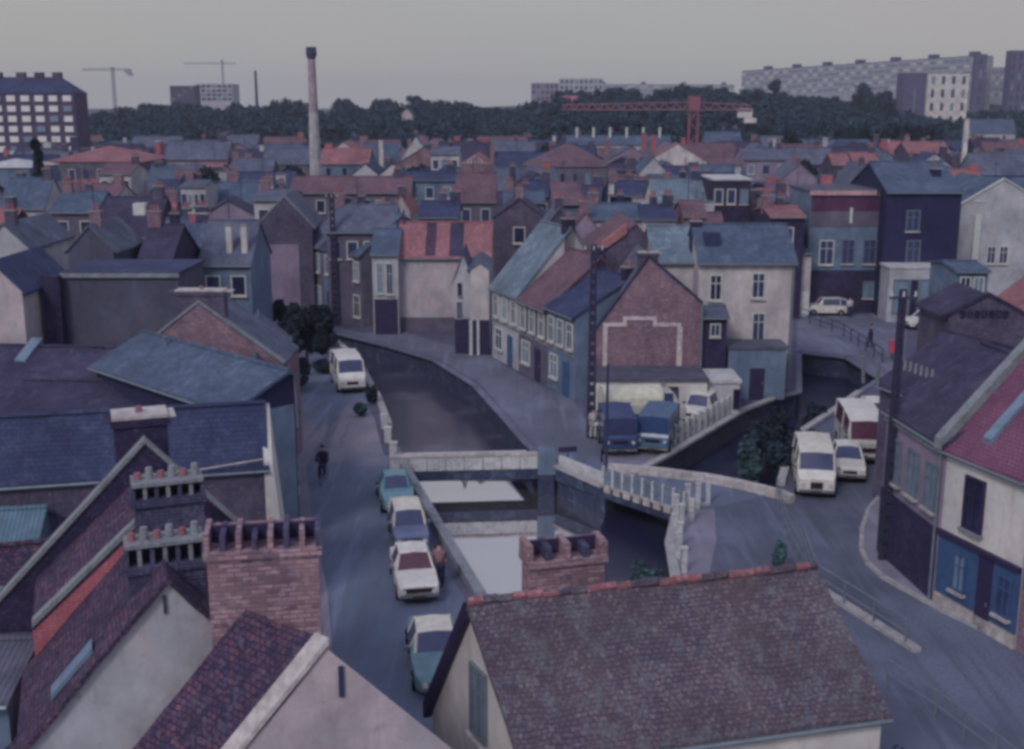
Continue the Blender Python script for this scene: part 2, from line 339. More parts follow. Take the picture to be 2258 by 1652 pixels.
        if mode in ('par',) and th > 0.1:
            g = MB(); g.bar(P(-.1, -ov - .05, he - sf * ov + .03), P(w + .1, -ov - .05, he - sf * ov + .03), .06, zinc, 5); g.build('gutter', s.o)
            rg = MB(); rg.bar(P(-.12, s.rb, hr + th + .02), P(w + .12, s.rb, hr + th + .02), .09, roof, 6); rg.build('ridge_tiles', s.o)
    def P(s, a, b, z): return Vector((s.A.x + s.ex.x * a + s.ey.x * b, s.A.y + s.ex.y * a + s.ey.y * b, z))
    def side(s, k):     # origin, along, outward
        if k == 'f': return s.A, s.ex, Vector((s.ex.y, -s.ex.x, 0))
        yn = s.ey.normalized(); pn = Vector((yn.y, -yn.x, 0))
        if k == 'l': return s.P(0, s.d, 0), -yn, -pn
        if k == 'r': return s.P(s.w, 0, 0), yn, pn
        return s.P(s.w, s.d, 0), -s.ex, Vector((-s.ex.y, s.ex.x, 0))
    def win(s, k, a0, a1, z0, z1, style='w', name='window', pane=None, bars=True):
        o, al, n = s.side(k); fm = {'w': wht, 'd': drk, 'b': blue_paint, 'z': zinc}[style]; pane = pane or (glass, glass, glass_b, dark_glass, glass)[int(abs(a0 * 37.7 + z0 * 13.1 + s.A.x * 7.3)) % 5]
        if a1 < a0: a0, a1 = a1, a0
        if z1 < z0: z0, z1 = z1, z0
        t = min(0.09, (a1 - a0) * .14)
        fr = MB(); box = lambda m, x0, x1, y0, y1, q0, q1, mt: m.box(o, al, n, x0, x1, y0, y1, q0, q1, mt)
        box(fr, a0 - t, a0, 0.003, .1, z0 - t, z1 + t, fm); box(fr, a1, a1 + t, 0.003, .1, z0 - t, z1 + t, fm)
        box(fr, a0, a1, 0.003, .1, z1, z1 + t, fm); box(fr, a0, a1, 0.003, .1, z0 - t, z0, fm)
        if bars:
            mid = (a0 + a1) / 2; box(fr, mid - t * .3, mid + t * .3, 0.035, .07, z0, z1, fm)
            if z1 - z0 > 1.0: box(fr, a0, a1, 0.036, .065, z0 + (z1 - z0) * .66, z0 + (z1 - z0) * .66 + t * .6, fm)
        f = fr.build(name, s.o)
        pn = MB(); box(pn, a0, a1, 0.004, .03, z0, z1, pane); pn.build('pane', f)
        if name == 'window':
            sm = MB(); box(sm, a0 - t * 1.6, a1 + t * 1.6, 0.005, .2, z0 - t - .1, z0 - t, stone if style != 'd' else stone_g); sm.build('sill', f)
        return f
    def px(s, k, u, v):
        o, al, n = s.side(k); p = hit(u, v, o, n); return (p - o).dot(al), p.z
    def winpx(s, k, u0, v0, u1, v1, style='w', **kw):
        um = (u0 + u1) / 2; vm = (v0 + v1) / 2
        a0, _ = s.px(k, u0, vm); a1, _ = s.px(k, u1, vm); _, z1 = s.px(k, um, v0); _, z0 = s.px(k, um, v1)
        return s.win(k, a0, a1, z0, z1, style, **kw)
    def door(s, k, a0, a1, h, style='d', z0=None): 
        z0 = s.z0 if z0 is None else z0
        o, al, n = s.side(k); m = MB(); fm = {'w': wht, 'd': drk, 'b': blue_paint}[style]
        m.box(o, al, n, a0, a1, 0.003, .06, z0, z0 + h, fm); d = m.build('door', s.o)
        h_ = MB(); h_.box(o, al, n, a1 - .14, a1 - .08, .06, .1, z0 + 1, z0 + 1.14, zinc); h_.build('handle', d)
    def strip(s, k, a0, a1, z0, z1, m, name='band', t=.04):
        o, al, n = s.side(k); b = MB(); b.box(o, al, n, a0, a1, 0.002, t, z0, z1, m); return b.build(name, s.o)
    def chim(s, a, b, wa, wb, z1, m=None, z0=None, pots=3, cap=None, potm=None):
        m = m or brick_brown; z0 = z0 if z0 is not None else s.he; cap = cap or stone_g
        k = MB(); k.box(s.A, s.ex, s.ey, a - wa / 2, a + wa / 2, b - wb / 2, b + wb / 2, z0, z1, m)
        k.box(s.A, s.ex, s.ey, a - wa / 2 - .06, a + wa / 2 + .06, b - wb / 2 - .06, b + wb / 2 + .06, z1, z1 + .1, cap)
        c = k.build('chimney', s.roof)
        for i in range(pots):
            p = MB(); x = a + (i - (pots - 1) / 2) * (wa * .8 / max(1, pots)); q = s.P(x, b, z1 + .1)
            p.bar(q, q + Vector((0, 0, .4)), .11, potm or pot_red, 8, .085); p.build('chimney_pot', s.roof)
        return c
    def dormer(s, a, bfrac, w=.9, h=1.0, wallm=None, roofm=None):
        b = s.rb * bfrac; zr = s.he + (s.hr - s.he) * bfrac
        m = MB(); m.box(s.A, s.ex, s.ey, a - w / 2, a + w / 2, b, b + h * 1.2, zr - .1, zr + h, wallm or slate_dk)
        d = m.build('dormer', s.roof)
        r = MB(); P = s.P
        r.slab([P(a - w / 2 - .12, b - .15, zr + h), P(a, b - .15, zr + h + .45), P(a, b + h * 1.4, zr + h + .45), P(a - w / 2 - .12, b + h * 1.4, zr + h)], .08, roofm or slate)
        r.slab([P(a, b - .15, zr + h + .45), P(a + w / 2 + .12, b - .15, zr + h), P(a + w / 2 + .12, b + h * 1.4, zr + h), P(a, b + h * 1.4, zr + h + .45)], .08, roofm or slate)
        return d
    def pane_on(s, a, b, zz, w, h): pass
def sag(o, amp=.05, cuts=22, f=.55):
    bm = bmesh.new(); bm.from_mesh(o.data); bmesh.ops.subdivide_edges(bm, edges=[e for e in bm.edges if e.calc_length() > 1.0], cuts=cuts, use_grid_fill=True)
    off = Vector(o['_o'])
    for v in bm.verts:
        q = (v.co + off) * f; v.co.z += amp * (mnoise.noise(q) + .5 * mnoise.noise(q * 3.1)) + amp * .25 * mnoise.noise(q * 9)
    bm.to_mesh(o.data); bm.free()
def ridge_house(name, label, r0, r1, zr, pitch, epx, wall, roof, cat='house', back=None, skew=0.0, bslope=None, **kw):
    p0, p1 = W(*r0, zr), W(*r1, zr); ex = flat(p1 - p0).normalized(); ey = Vector((-ex.y, ex.x, 0)); tp = math.tan(R(pitch))
    n = Vector((-ey.x * tp, -ey.y * tp, 1)); q = hit(epx[0], epx[1], p0, n); a = -(q - p0).dot(ey)
    he = zr - a * tp; bk = a if back is None else back
    sh = ex * skew * a
    return B(name, label, cat, p0 - ey * a + sh, p1 - ey * a + sh, a + bk, wall, roof, he, zr, 'par', rb=a, heB=zr - bk * tp if back is None else max(0.5, zr - bk * (bslope or tp)), skew=skew, **kw)
def gable_house(name, label, apx, zr, lpx, rpx, phi, depth, wall, roof, cat='house', **kw):
    p = W(*apx, zr); ex = Vector((math.cos(R(phi)), math.sin(R(phi)), 0)); n = Vector((ex.y, -ex.x, 0))
    l, r = hit(*lpx, p, n), hit(*rpx, p, n); wd = (r - l).dot(ex)
    return B(name, label, cat, l, r, depth, wall, roof, l.z, zr, 'gab', ra=(p - l).dot(ex), heR=r.z, **kw)
def front_house(name, label, a, b, he, hr, depth, wall, roof, cat='house', zb=None, **kw):   # a, b: pixels of the front wall line at height zb (eave when None)
    z = he if zb is None else zb
    return B(name, label, cat, W(*a, z), W(*b, z), depth, wall, roof, he, hr, **kw)
def dist_house(name, label, u0, u1, vt, vb, y, depth, wall, roof, mode='par', rise=0, cat='house', phi=0, **kw):
    """wall between u0..u1 standing at distance y, eave seen at vt, base at vb or ground; rise = roof height px"""
    p0, p1 = WY(u0, vt, y), WY(u1, vt, y)
    he = p0.z; hr = WY(u0, vt - rise, y + depth / 2).z if mode != 'gab' else WY(u0, vt - rise, y).z
    if phi:
        c = math.tan(R(phi)); p1 = p1 + Vector((0, (p1.x - p0.x) * c, 0))
    return B(name, label, cat, p0, p1, depth, wall, roof, he, max(hr, he + .05), mode, **kw)

# ================================================================== GROUND, CANAL, ROADS
def struct(name, mb, kind='structure'):
    o = mb.build(name); o['kind'] = kind; return o
WZ = -1.5
HOLE_PX = [(1160, 1520), (1060, 1340), (960, 1170), (884, 1035), (866, 1000), (852, 940), (830, 880), (806, 835), (770, 780), (735, 752), (690, 742), (640, 716), (560, 700),
           (560, 690), (640, 700), (700, 722), (740, 735), (860, 765), (960, 795), (1050, 850), (1110, 915), (1165, 978), (1192, 1002), (1235, 1030), (1335, 1074),
           (1385, 1050), (1470, 1003), (1635, 905), (1700, 880), (1756, 866), (1757, 778), (1870, 790), (1945, 838), (1900, 868), (1850, 905), (1775, 955), (1742, 1020), (1728, 1072),
           (1700, 1086), (1560, 1116), (1500, 1126), (1484, 1200), (1500, 1290), (1570, 1420), (1600, 1520)]
HOLE = [flat(W(u, v, 0)) for u, v in HOLE_PX]
outer = [Vector(p) for p in ((-1500, -60, 0), (1500, -60, 0), (1500, 3200, 0), (-1500, 3200, 0))]
tri = geometry.tessellate_polygon([outer, HOLE]); pts = outer + HOLE
g = MB()
for t in tri: 
    q = [pts[i] for i in t]
    if (q[1] - q[0]).cross(q[2] - q[0]).z < 0: q.reverse()
    g.face(q, m_ground)
struct('ground', g)
# far rise of the land under the wood and the apartment slabs
g = MB(); n = 40
def hill(x, y):
    a = max(0, min(1, (y - 430) / 500)); a = a * a * (3 - 2 * a)
    return a * (8 + 20 / (1 + math.exp(-(x - 60) / 90))) - 0.5
gx = [-1400 + 2800 * i / n for i in range(n + 1)]; gy = [425 + 2600 * (j / n) ** 1.7 for j in range(n + 1)]
for i in range(n):
    for j in range(n):
        g.face([(gx[i], gy[j], hill(gx[i], gy[j])), (gx[i + 1], gy[j], hill(gx[i + 1], gy[j])), (gx[i + 1], gy[j + 1], hill(gx[i + 1], gy[j + 1])), (gx[i], gy[j + 1], hill(gx[i], gy[j + 1]))], leaf)
struct('hillside', g)
# water: still basin in front of and under the first bridge, darker, duller arms beyond
def poly(name, pxs, z, m, zz=None):
    g = MB(); g.face([Vector((p.x, p.y, z)) for p in [W(u, v, 0) for u, v in pxs]], m); return struct(name, g)
hx = lambda L_: [HOLE[i] for i in L_]
def wpoly(name, P_, m):
    g = MB(); v = [Vector((p.x, p.y, 0)) for p in P_]
    for t in geometry.tessellate_polygon([v]):
        q = [Vector((v[i].x, v[i].y, WZ)) for i in t]
        if (q[1] - q[0]).cross(q[2] - q[0]).z < 0: q.reverse()
        g.face(q, m)
    struct(name, g)
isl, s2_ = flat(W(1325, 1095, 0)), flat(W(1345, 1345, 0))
wpoly('water', [HOLE[i] for i in list(range(0, 5)) + list(range(22, 25))] + [isl, s2_, flat(W(1400, 1520, 0))], m_water)
wpoly('water', [HOLE[24], HOLE[25], HOLE[38], HOLE[39]] + [HOLE[i] for i in range(40, 45)] + [flat(W(1400, 1520, 0)), s2_, isl], m_water3)  # dark water colour here stands in for the bridge's shade and reflection
wpoly('water', [HOLE[i] for i in range(4, 23)], m_water2)
wpoly('water', [HOLE[i] for i in range(25, 39)], m_water3)
# quay walls all round the canal
def quay(name, label, i0, i1, m, cap=m_kerb, top=0.0, cw=0.35, ch=0.12, capname='kerb'):
    root = empty(name, HOLE[i0], label, 'quay wall', 'masonry walls holding the canal banks')
    g = MB(); k = MB()
    for i in range(i0, i1):
        a, b = HOLE[i % len(HOLE)], HOLE[(i + 1) % len(HOLE)]
        g.face([(a.x, a.y, WZ - .6), (b.x, b.y, WZ - .6), (b.x, b.y, top), (a.x, a.y, top)], m)
        d = (b - a).normalized(); nn = Vector((-d.y, d.x, 0)); nn = -nn   # HOLE runs clockwise: outward is the left; flip below
        for sgn in (1,):
            o = a - nn * 0; k.box(a, d, nn, -.02, (b - a).length + .02, -.06, cw, top + .002, top + ch, cap)
    g.build('wall_face', root); k.build(capname, root); return root
def area2(P): return sum(P[i].x * P[(i + 1) % len(P)].y - P[(i + 1) % len(P)].x * P[i].y for i in range(len(P)))
CCW = area2(HOLE) > 0
if CCW: raise Exception('hole order')
def quay2(name, label, i0, i1, m, **kw): return quay(name, label, i0, i1, m, **kw)
quay('quay_wall', 'dark quay wall along the parked cars, with a low pale coping', 0, 4, conc_d, top=0.0, ch=0.35, cap=stone_g)
quay('quay_wall', 'quay wall beside the white van, overgrown towards the bushes', 5, 12, conc_d)
quay('quay_wall', 'long curving dark quay wall below the setts of the far bank', 13, 22, conc_d, ch=0.1, cap=m_quay)
quay('quay_wall', 'damp mottled wall at the tip of the island between the two bridges', 22, 24, conc_d)
quay('quay_wall', 'brown retaining wall under the concrete picket fence of the truck yard', 24, 28, conc_b, ch=.15)
quay('quay_wall', 'dark curved quay wall below the tall cream house and far street', 28, 33, conc_d, ch=.1, cap=m_quay)
quay('quay_wall', 'quay wall beside the white vans on the right street', 33, 37, conc_d, ch=.2)
quay('quay_wall', 'pale abutment wall beyond the railed bridge, hidden partly by the big roof', 39, 44, conc_d)

def sheet(name, pxs, m, z=0.004):
    g = MB(); v = [flat(W(u, v_, 0)) for u, v_ in pxs]
    for t in geometry.tessellate_polygon([v]):
        q = [Vector((v[i].x, v[i].y, z)) for i in t]
        if (q[1] - q[0]).cross(q[2] - q[0]).z < 0: q.reverse()
        g.face(q, m)
    return struct(name, g)
sheet('road', [(705, 1652), (1165, 1652), (1120, 1480), (1030, 1330), (935, 1170), (866, 1040), (842, 990), (828, 930), (805, 880), (782, 840), (745, 800), (700, 780), (655, 800), (640, 860), (645, 1000), (655, 1160), (700, 1400)], m_road)
sheet('pavement', [(640, 862), (660, 862), (672, 1000), (690, 1160), (722, 1300), (740, 1500), (700, 1500), (690, 1300), (655, 1160), (645, 1000)], m_pave, .05)
sheet('quay_road', [(700, 712), (800, 735), (880, 728), (985, 760), (1080, 785), (1180, 845), (1262, 880), (1325, 985), (1335, 1040), (1245, 1022), (1195, 995), (1172, 975), (1118, 912), (1058, 845), (965, 790), (865, 760), (745, 730)], m_quay)
sheet('road', [(1560, 1116), (1700, 1088), (1735, 1062), (1752, 1015), (1785, 958), (1860, 907), (1930, 870), (1960, 900), (1950, 1235), (2085, 1340), (2258, 1425), (2500, 1520), (2500, 1800), (1700, 1800), (1600, 1500), (1570, 1400), (1506, 1290), (1492, 1200), (1506, 1130)], m_road2)
sheet('road', [(1760, 700), (1960, 690), (2000, 720), (1990, 860), (1950, 840), (1875, 784), (1757, 772)], m_quay)
sheet('pavement', [(1900, 1225), (1898, 1180), (1912, 1130), (1945, 1090), (1955, 1225), (2085, 1332), (2258, 1414), (2500, 1500), (2500, 1535), (2240, 1425), (2070, 1345), (1940, 1270)], m_pave, .12)
# kerb of the right pavement (a real step)
KP = [W(u, v, 0) for u, v in ((1950, 1085), (1915, 1125), (1900, 1170), (1898, 1215), (1912, 1245), (1945, 1275), (2075, 1348), (2245, 1430), (2490, 1540))]
kr = MB()
for a, b in zip(KP, KP[1:]):
    d = flat(b - a).normalized(); nn = Vector((-d.y, d.x, 0)); kr.box(flat(a), d, nn, -.03, flat(b - a).length + .03, -.08, .1, 0, .14, m_kerb)
kr.build('kerb')['kind'] = 'structure'
# yard surface
sheet('yard', [(1325, 1030), (1325, 880), (1600, 840), (1635, 900), (1472, 998), (1388, 1042), (1340, 1066)], m_pave)

# ------------------------------------------------------------------ bridges
def wallrun(mb, pts, t, z0, z1, m):
    for a, b in zip(pts, pts[1:]):
        d = flat(b - a).normalized(); nn = Vector((-d.y, d.x, 0)); mb.box(flat(a), d, nn, -.01, flat(b - a).length + .01, 0, t, z0, z1, m)
# bridge one: pale flat bridge from the left street to the island tip
a0, a1 = W(872, 1036), W(1196, 1028)
d1 = flat(a1 - a0).normalized(); n1 = Vector((-d1.y, d1.x, 0)); L1 = flat(a1 - a0).length
br = empty('road_bridge', a0, 'pale low bridge crossing the canal from the left street to the island tip', 'bridge')
m = MB(); m.box(flat(a0), d1, n1, -1.2, L1 + 2.0, .2, 2.5, -.34, -.02, conc_d); m.box(flat(a0), d1, n1, -.6, L1, 0, .2, -.66, -.02, conc_d); m.build('deck', br)
m = MB(); m.box(flat(a0), d1, n1, -1.2, L1 + 2.0, .02, 2.48, -.018, .012, m_road); m.build('roadway', br)
m = MB()
for k in range(8):
    x0 = -.3 + (L1 + .1) * k / 8; x1 = -.3 + (L1 + .1) * (k + 1) / 8
    m.box(flat(a0), d1, n1, x0 + .02, x1 - .02, -.06, .12, -.1, .62, conc)
m.box(flat(a0), d1, n1, -.3, L1 - .2, -.12, .2, .62, .74, stone); m.build('parapet', br)
m = MB(); m.box(flat(a0), d1, n1, -.2, L1 - .6, 2.3, 2.46, .014, .14, conc); m.build('kerb', br)
m = MB(); m.box(flat(a0), d1, n1, L1 - .2, L1 + .6, -.2, .3, -1.9, -.4, conc_d); m.box(flat(a0), d1, n1, L1 - .25, L1 + .65, -.25, .35, -.4, .95, pl_blue); m.build('pier', br)
# bridge two: lane to the right with a post and rail side
b0, b1 = W(1330, 1072), W(1508, 1130)
d2 = flat(b1 - b0).normalized(); n2 = Vector((-d2.y, d2.x, 0)); L2 = flat(b1 - b0).length
br2 = empty('road_bridge', b0, 'narrow bridge over the dark canal arm with white post and rail side', 'bridge')
c0, c1 = W(1385, 1050), W(1705, 1086)
m = MB()
rim = [W(1225, 1034), W(1330, 1072), W(1508, 1130), W(1575, 1120), W(1712, 1088), W(1560, 1062), W(1385, 1040), W(1300, 1010)]
m.hexa([Vector((p.x, p.y, -.6)) for p in rim], [Vector((p.x, p.y, -.03)) for p in rim], conc_d); m.build('deck', br2)
m = MB(); m.face([Vector((p.x, p.y, .014)) for p in rim], m_road); m.build('roadway', br2)
m = MB(); fp = [W(1335, 1042), W(1450, 1052), W(1560, 1066), W(1640, 1082), W(1712, 1100), W(1740, 1112)]
wallrun(m, fp, .32, 0, .42, stone); m.build('parapet', br2)
rl = MB(); rw = MB()
for zt, r in ((.9, .05), (.5, .03)): rl.bar(b0 + Vector((0, 0, zt)), b1 + Vector((0, 0, zt)), r, iron, 6)
rl.build('rail', br2)
for k in range(9):
    p = b0 + (b1 - b0) * (k / 8); m = MB(); m.box(flat(p), d2, n2, -.06, .06, -.05, .07, 0, 1.0, conc); m.build('post', br2)
    if k < 8:
        q = MB(); q.box(flat(p), d2, n2, .1, L2 / 8 - .1, 0, .03, .12, .8, pl_blue); q.build('panel', br2)
    if k < 8:
        q = MB(); q.box(flat(p), d2, n2, L2 / 8 * .2, L2 / 8 * .85, -.1, .12, -.25, .12, stone); q.build('edge_block', br2)
# low parapet from the pier along the tip to the rail
m = MB(); tp = [W(1232, 1030), W(1330, 1072)]
pr = empty('parapet_wall', W(1235, 1030), 'pale low parapet wall along the island tip, left of the railed bridge', 'wall'); wallrun(m, tp, .2, 0.0, .6, conc); m.build('wall', pr)
# abutment on the right: pale concrete posts stepping down the bank and rubble
def conc_post(p, h, label, group, w=.2, lean=0):
    o = MB(); o.box(Vector((0, 0, 0)), Vector((1, 0, 0)), Vector((0, 1, 0)), -w / 2, w / 2, -w / 2, w / 2, 0, h, conc)
    o.box(Vector((0, 0, 0)), Vector((1, 0, 0)), Vector((0, 1, 0)), -w / 2 - .03, w / 2 + .03, -w / 2 - .03, w / 2 + .03, h, h + .07, conc)
    b = o.build('concrete_post'); b.location = p; tag(b, label, 'post', group); return b
PN = ['behind the top of the bank', 'beside the bridge end', 'at the corner of the dark bridge opening', 'just below the bridge corner', 'halfway down the bank', 'set back on the bridge road', 'lowest on the bank', 'third from the bottom of the bank', 'fourth from the bottom of the bank', 'alone on the verge inside the bank row']
for i, (u, v, h) in enumerate(((1515, 1126, 1.2), (1538, 1122, 1.15), (1490, 1150, 1.2), (1486, 1190, 1.1), (1494, 1232, 1.1), (1560, 1112, 1.3), (1508, 1262, 1.0), (1498, 1210, 1.1), (1502, 1170, 1.15), (1524, 1150, 1.0))):
    conc_post(W(u, v), h, 'weathered pale concrete post, ' + PN[i], 'concrete posts along the right bank of the basin')
sheet('verge', [(1506, 1128), (1575, 1122), (1580, 1190), (1565, 1260), (1600, 1330), (1560, 1400), (1502, 1290), (1488, 1200)], m_pave, .012)
# yard picket fence of concrete posts
fe = empty('picket_fence', W(1470, 1000), 'pale concrete picket fence on top of the brown retaining wall of the truck yard', 'fence')
p0, p1 = W(1478, 994), W(1632, 906); dd = flat(p1 - p0).normalized(); nn = Vector((-dd.y, dd.x, 0)); LL = flat(p1 - p0).length
for k in range(13):
    m = MB(); x = LL * k / 12; m.box(flat(p0), dd, nn, x - .12, x + .12, .05, .25, 0, 1.25, conc); m.build('post', fe)
for zt in (.5, 1.0):
    m = MB(); m.box(flat(p0), dd, nn, 0, LL, .12, .18, zt, zt + .07, conc); m.build('rail', fe)
# rails of the right street
def railing(name, label, pxs, h, m, step, rails=(1.0, .55), r=.035, z=0.0, cat='railing'):
    P_ = [W(u, v, z) for u, v in pxs]; root = empty(name, P_[0], label, cat)
    for i, (a, b) in enumerate(zip(P_, P_[1:])):
        for f in rails:
            mb = MB(); mb.bar(a + Vector((0, 0, h * f)), b + Vector((0, 0, h * f)), r, m, 6); mb.build('rail', root)
        n = max(1, round((b - a).length / step))
        for k in range(n + (i == len(P_) - 2)):
            p = a + (b - a) * (k / n); mb = MB(); mb.bar(p, p + Vector((0, 0, h)), r * 1.2, m, 6); mb.build('post', root)
    return root
railing('handrail', 'long pale handrail on the kerb island beside the big tiled roof', [(1770, 1215), (1800, 1300), (1995, 1425)], 1.0, iron, 1.6)
railing('handrail', 'thin metal handrail at the bottom right behind the big roof corner', [(1955, 1520), (2060, 1590), (2190, 1690), (2300, 1780)], 1.0, iron, 1.5, r=.028)
railing('handrail', 'thin dark railing between the two lanes behind the bridge end', [(1712, 1100), (1735, 1190), (1770, 1260)], 1.0, iron, 1.3, r=.025)
railing('handrail', 'thin railing on the far quay in front of the blue shop', [(1762, 704), (1860, 742), (1945, 800)], 1.0, iron_d, 2.0)
m = MB(); pts_ = [W(*p) for p in ((1800, 1304), (1900, 1368), (1998, 1430), (2010, 1440))]
wallrun(m, pts_, .35, 0, .16, m_kerb); m.build('kerb')['kind'] = 'structure'

# ================================================================== POLES
def lattice_pole(base, h, w0, w1, label, phi=0):
    root = empty('power_pole', base, label, 'utility pole'); ex = Vector((math.cos(phi), math.sin(phi), 0)); ey = Vector((-ex.y, ex.x, 0)); b = Vector(base)
    m = MB()
    for sx_ in (-1, 1):
        q = lambda s0, z, ww: [b + ex * (sx_ * ww - .055 * sx_ + x) + ey * y + Vector((0, 0, z)) for x, y in ((-.055, -.09), (.055, -.09), (.055, .09), (-.055, .09))]
        m.hexa(q(0, 0, w0), q(0, h, w1), tarpole)
    nr = int(h / .55)
    for k in range(nr + 1):
        z = h * k / nr; ww = w0 + (w1 - w0) * k / nr; m.box(b, ex, ey, -ww + .02, ww - .02, -.07, .07, max(0, z - .22), min(h, z + .16), tarpole)
    m.build('shaft', root)
    m = MB(); m.box(b, ex, ey, -.55, .55, -.14, -.09, h - .35, h - .25, iron_d); m.build('crossarm', root)
    for x in (-.45, 0, .45):
        m = MB(); p = b + ex * x + ey * -.11 + Vector((0, 0, h - .25)); m.bar(p, p + Vector((0, 0, .2)), .05, pl_white, 8, .03); m.build('insulator', root)
    return root
lattice_pole(W(1947, 1240), 11.1, .2, .13, 'tall dark concrete pole with slots at the pavement corner, right of the white vans')
lattice_pole(W(1303, 965), 10.7, .25, .16, 'tall dark concrete pole in front of the brick gable with the white outline')
lattice_pole(W(741, 717), 10.9, .30, .2, 'tall dark pole before the terrace at the far end of the left canal arm')
def thin_pole(base, h, r, label, m=iron_d, lamp=False):
    root = empty('pole', base, label, 'pole'); mb = MB(); b = Vector(base); mb.bar(b, b + Vector((0, 0, h)), r, m, 8, r * .7); mb.build('shaft', root)
    if lamp:
        k = MB(); k.bar(b + Vector((0, 0, h - .1)), b + Vector((-.9, -.2, h + .25)), .04, m, 6); k.build('arm', root)
        k = MB(); k.bar(b + Vector((-.8, -.18, h + .2)), b + Vector((-1.3, -.28, h + .22)), .1, zinc, 8, .07); k.build('lamp_head', root)
    else:
        k = MB(); k.bar(b + Vector((0, 0, h)), b + Vector((0, 0, h + .08)), r * 1.1, m, 8, .02); k.build('cap', root)
    return root
thin_pole(W(1492 - 600 + 3, 718), 9.5, .09, 'thin dark pole beside the pinkish wall under the patched red roof')
thin_pole(W(1335, 1105, WZ), 7.0, .09, 'slim dark pole rising from the basin edge at the left end of the railed bridge')
thin_pole(W(2008, 1268, .12), 3.9, .09, 'dark drain stack against the brick ground floor, right of the corner pole')

# ================================================================== FOREGROUND HOUSES
# big mossy roof at the bottom
bigR = ridge_house('tiled_house', 'low house with a huge mossy mottled tile roof and white gable end, bottom centre', (1040, 1340), (1790, 1262), 6.8, 43, (1700, 1606), pl_white, tile_moss, back=2.5, bslope=1.45, skew=.2, ov=.15)
h = bigR
h.winpx('l', 1046, 1482, 1072, 1620, 'z')
bb = MB(); P = h.P
for b0_, z0_, b1_, z1_ in ((h.rb, h.hr, h.d + .15, h.heB - .2),):
    bb.hexa([P(-.2, b0_, z0_ - .28), P(.02, b0_, z0_ - .28), P(.02, b1_, z1_ - .28), P(-.2, b1_, z1_ - .28)], [P(-.2, b0_, z0_ + .15), P(.02, b0_, z0_ + .15), P(.02, b1_, z1_ + .15), P(-.2, b1_, z1_ + .15)], drk)
bb.build('bargeboard', h.o)
rt = MB()
nn_ = int(h.w / .35)
for k in range(nn_):
    a_ = -.1 + h.w * k / nn_; lf = .02 * math.sin(k * 2.3)
    rt.bar(h.P(a_, h.rb, h.hr + .15 + lf), h.P(a_ + .36, h.rb, h.hr + .17 + lf), .11, tile_red if (k * 7) % 5 in (0, 1, 3) else tile_moss, 7, .1)
rt.build('ridge_tiles', h.roof)
def pot_stack(hs, a, b, wa, wb, z0, z1, m, nh, name='chimney', oph=.42, cap=stone_g, body2=None, hm=drk, pots_on=True):
    k = MB(); A, ex, ey = hs.A, hs.ex, hs.ey
    k.box(A, ex, ey, a - wa / 2, a + wa / 2, b - wb / 2, b + wb / 2, z0, z1, m)
    k.box(A, ex, ey, a - wa / 2 - .07, a + wa / 2 + .07, b - wb / 2 - .07, b + wb / 2 + .07, z1, z1 + .16, m)
    c = k.build(name, hs.roof)
    v = MB(); pw = wa / (nh * 1.0)
    for i in range(nh + 1):
        x = a - wa / 2 + wa * i / nh; v.box(A, ex, ey, x - pw * .17, x + pw * .17, b - wb / 2 + .03, b + wb / 2 - .03, z1 + .16, z1 + .16 + oph * (1 if pots_on else (1, .82, .95, .7, .9)[i % 5]), cap if i % 2 else m)
    if not pots_on: v.box(A, ex, ey, a - wa / 2 + .04, a + wa / 2 - .04, b + wb / 2 - .14, b + wb / 2 - .03, z1 + .16, z1 + .16 + oph * .75, m)
    v.box(A, ex, ey, a - wa / 2 + .05, a + wa / 2 - .05, b + .1, b + .16, z1 + .16, z1 + .16 + oph * .9, hm)
    v.build('vent_row', c)
    t = MB()
    if pots_on: t.box(A, ex, ey, a - wa / 2 - .03, a + wa / 2 + .03, b - wb / 2 - .02, b + wb / 2 + .02, z1 + .16 + oph, z1 + .24 + oph, cap); t.build('cap', c)

    for i in range(nh if pots_on else 0):
        x = a - wa / 2 + wa * (i + .5) / nh; p = MB(); q = hs.P(x, b, z1 + .24 + oph); p.bar(q, q + Vector((0, 0, .16 + .1 * ((i * 3) % 2))), .1, cap if i % 2 else pot_red, 8, .08); p.build('chimney_pot', c)
    return c
def free_stack(roof, uL, uR, vt, y, dy, zb, m, nh, oph, wb=.9, vm=None, **kw):
    l, r = WY(uL, vt, y), WY(uR, vt, y + dy); A = flat(l); ex = (flat(r) - A).normalized(); ey = Vector((-ex.y, ex.x, 0)); w_ = (flat(r) - A).length
    class S: pass
    s = S(); s.A, s.ex, s.ey, s.roof = A, ex, ey, roof; s.P = lambda a, b, z: A + ex * a + ey * b + Vector((0, 0, z))
    return pot_stack(s, w_ / 2, wb / 2, w_, wb, zb, l.z - oph - .24, m, nh, oph=oph, **kw)
free_stack(bigR.roof, 1170, 1334, 1200, 27.3, .5, 2.0, brick_near, 4, .42, .8, cap=brick_soot, pots_on=False)
PHI = 20
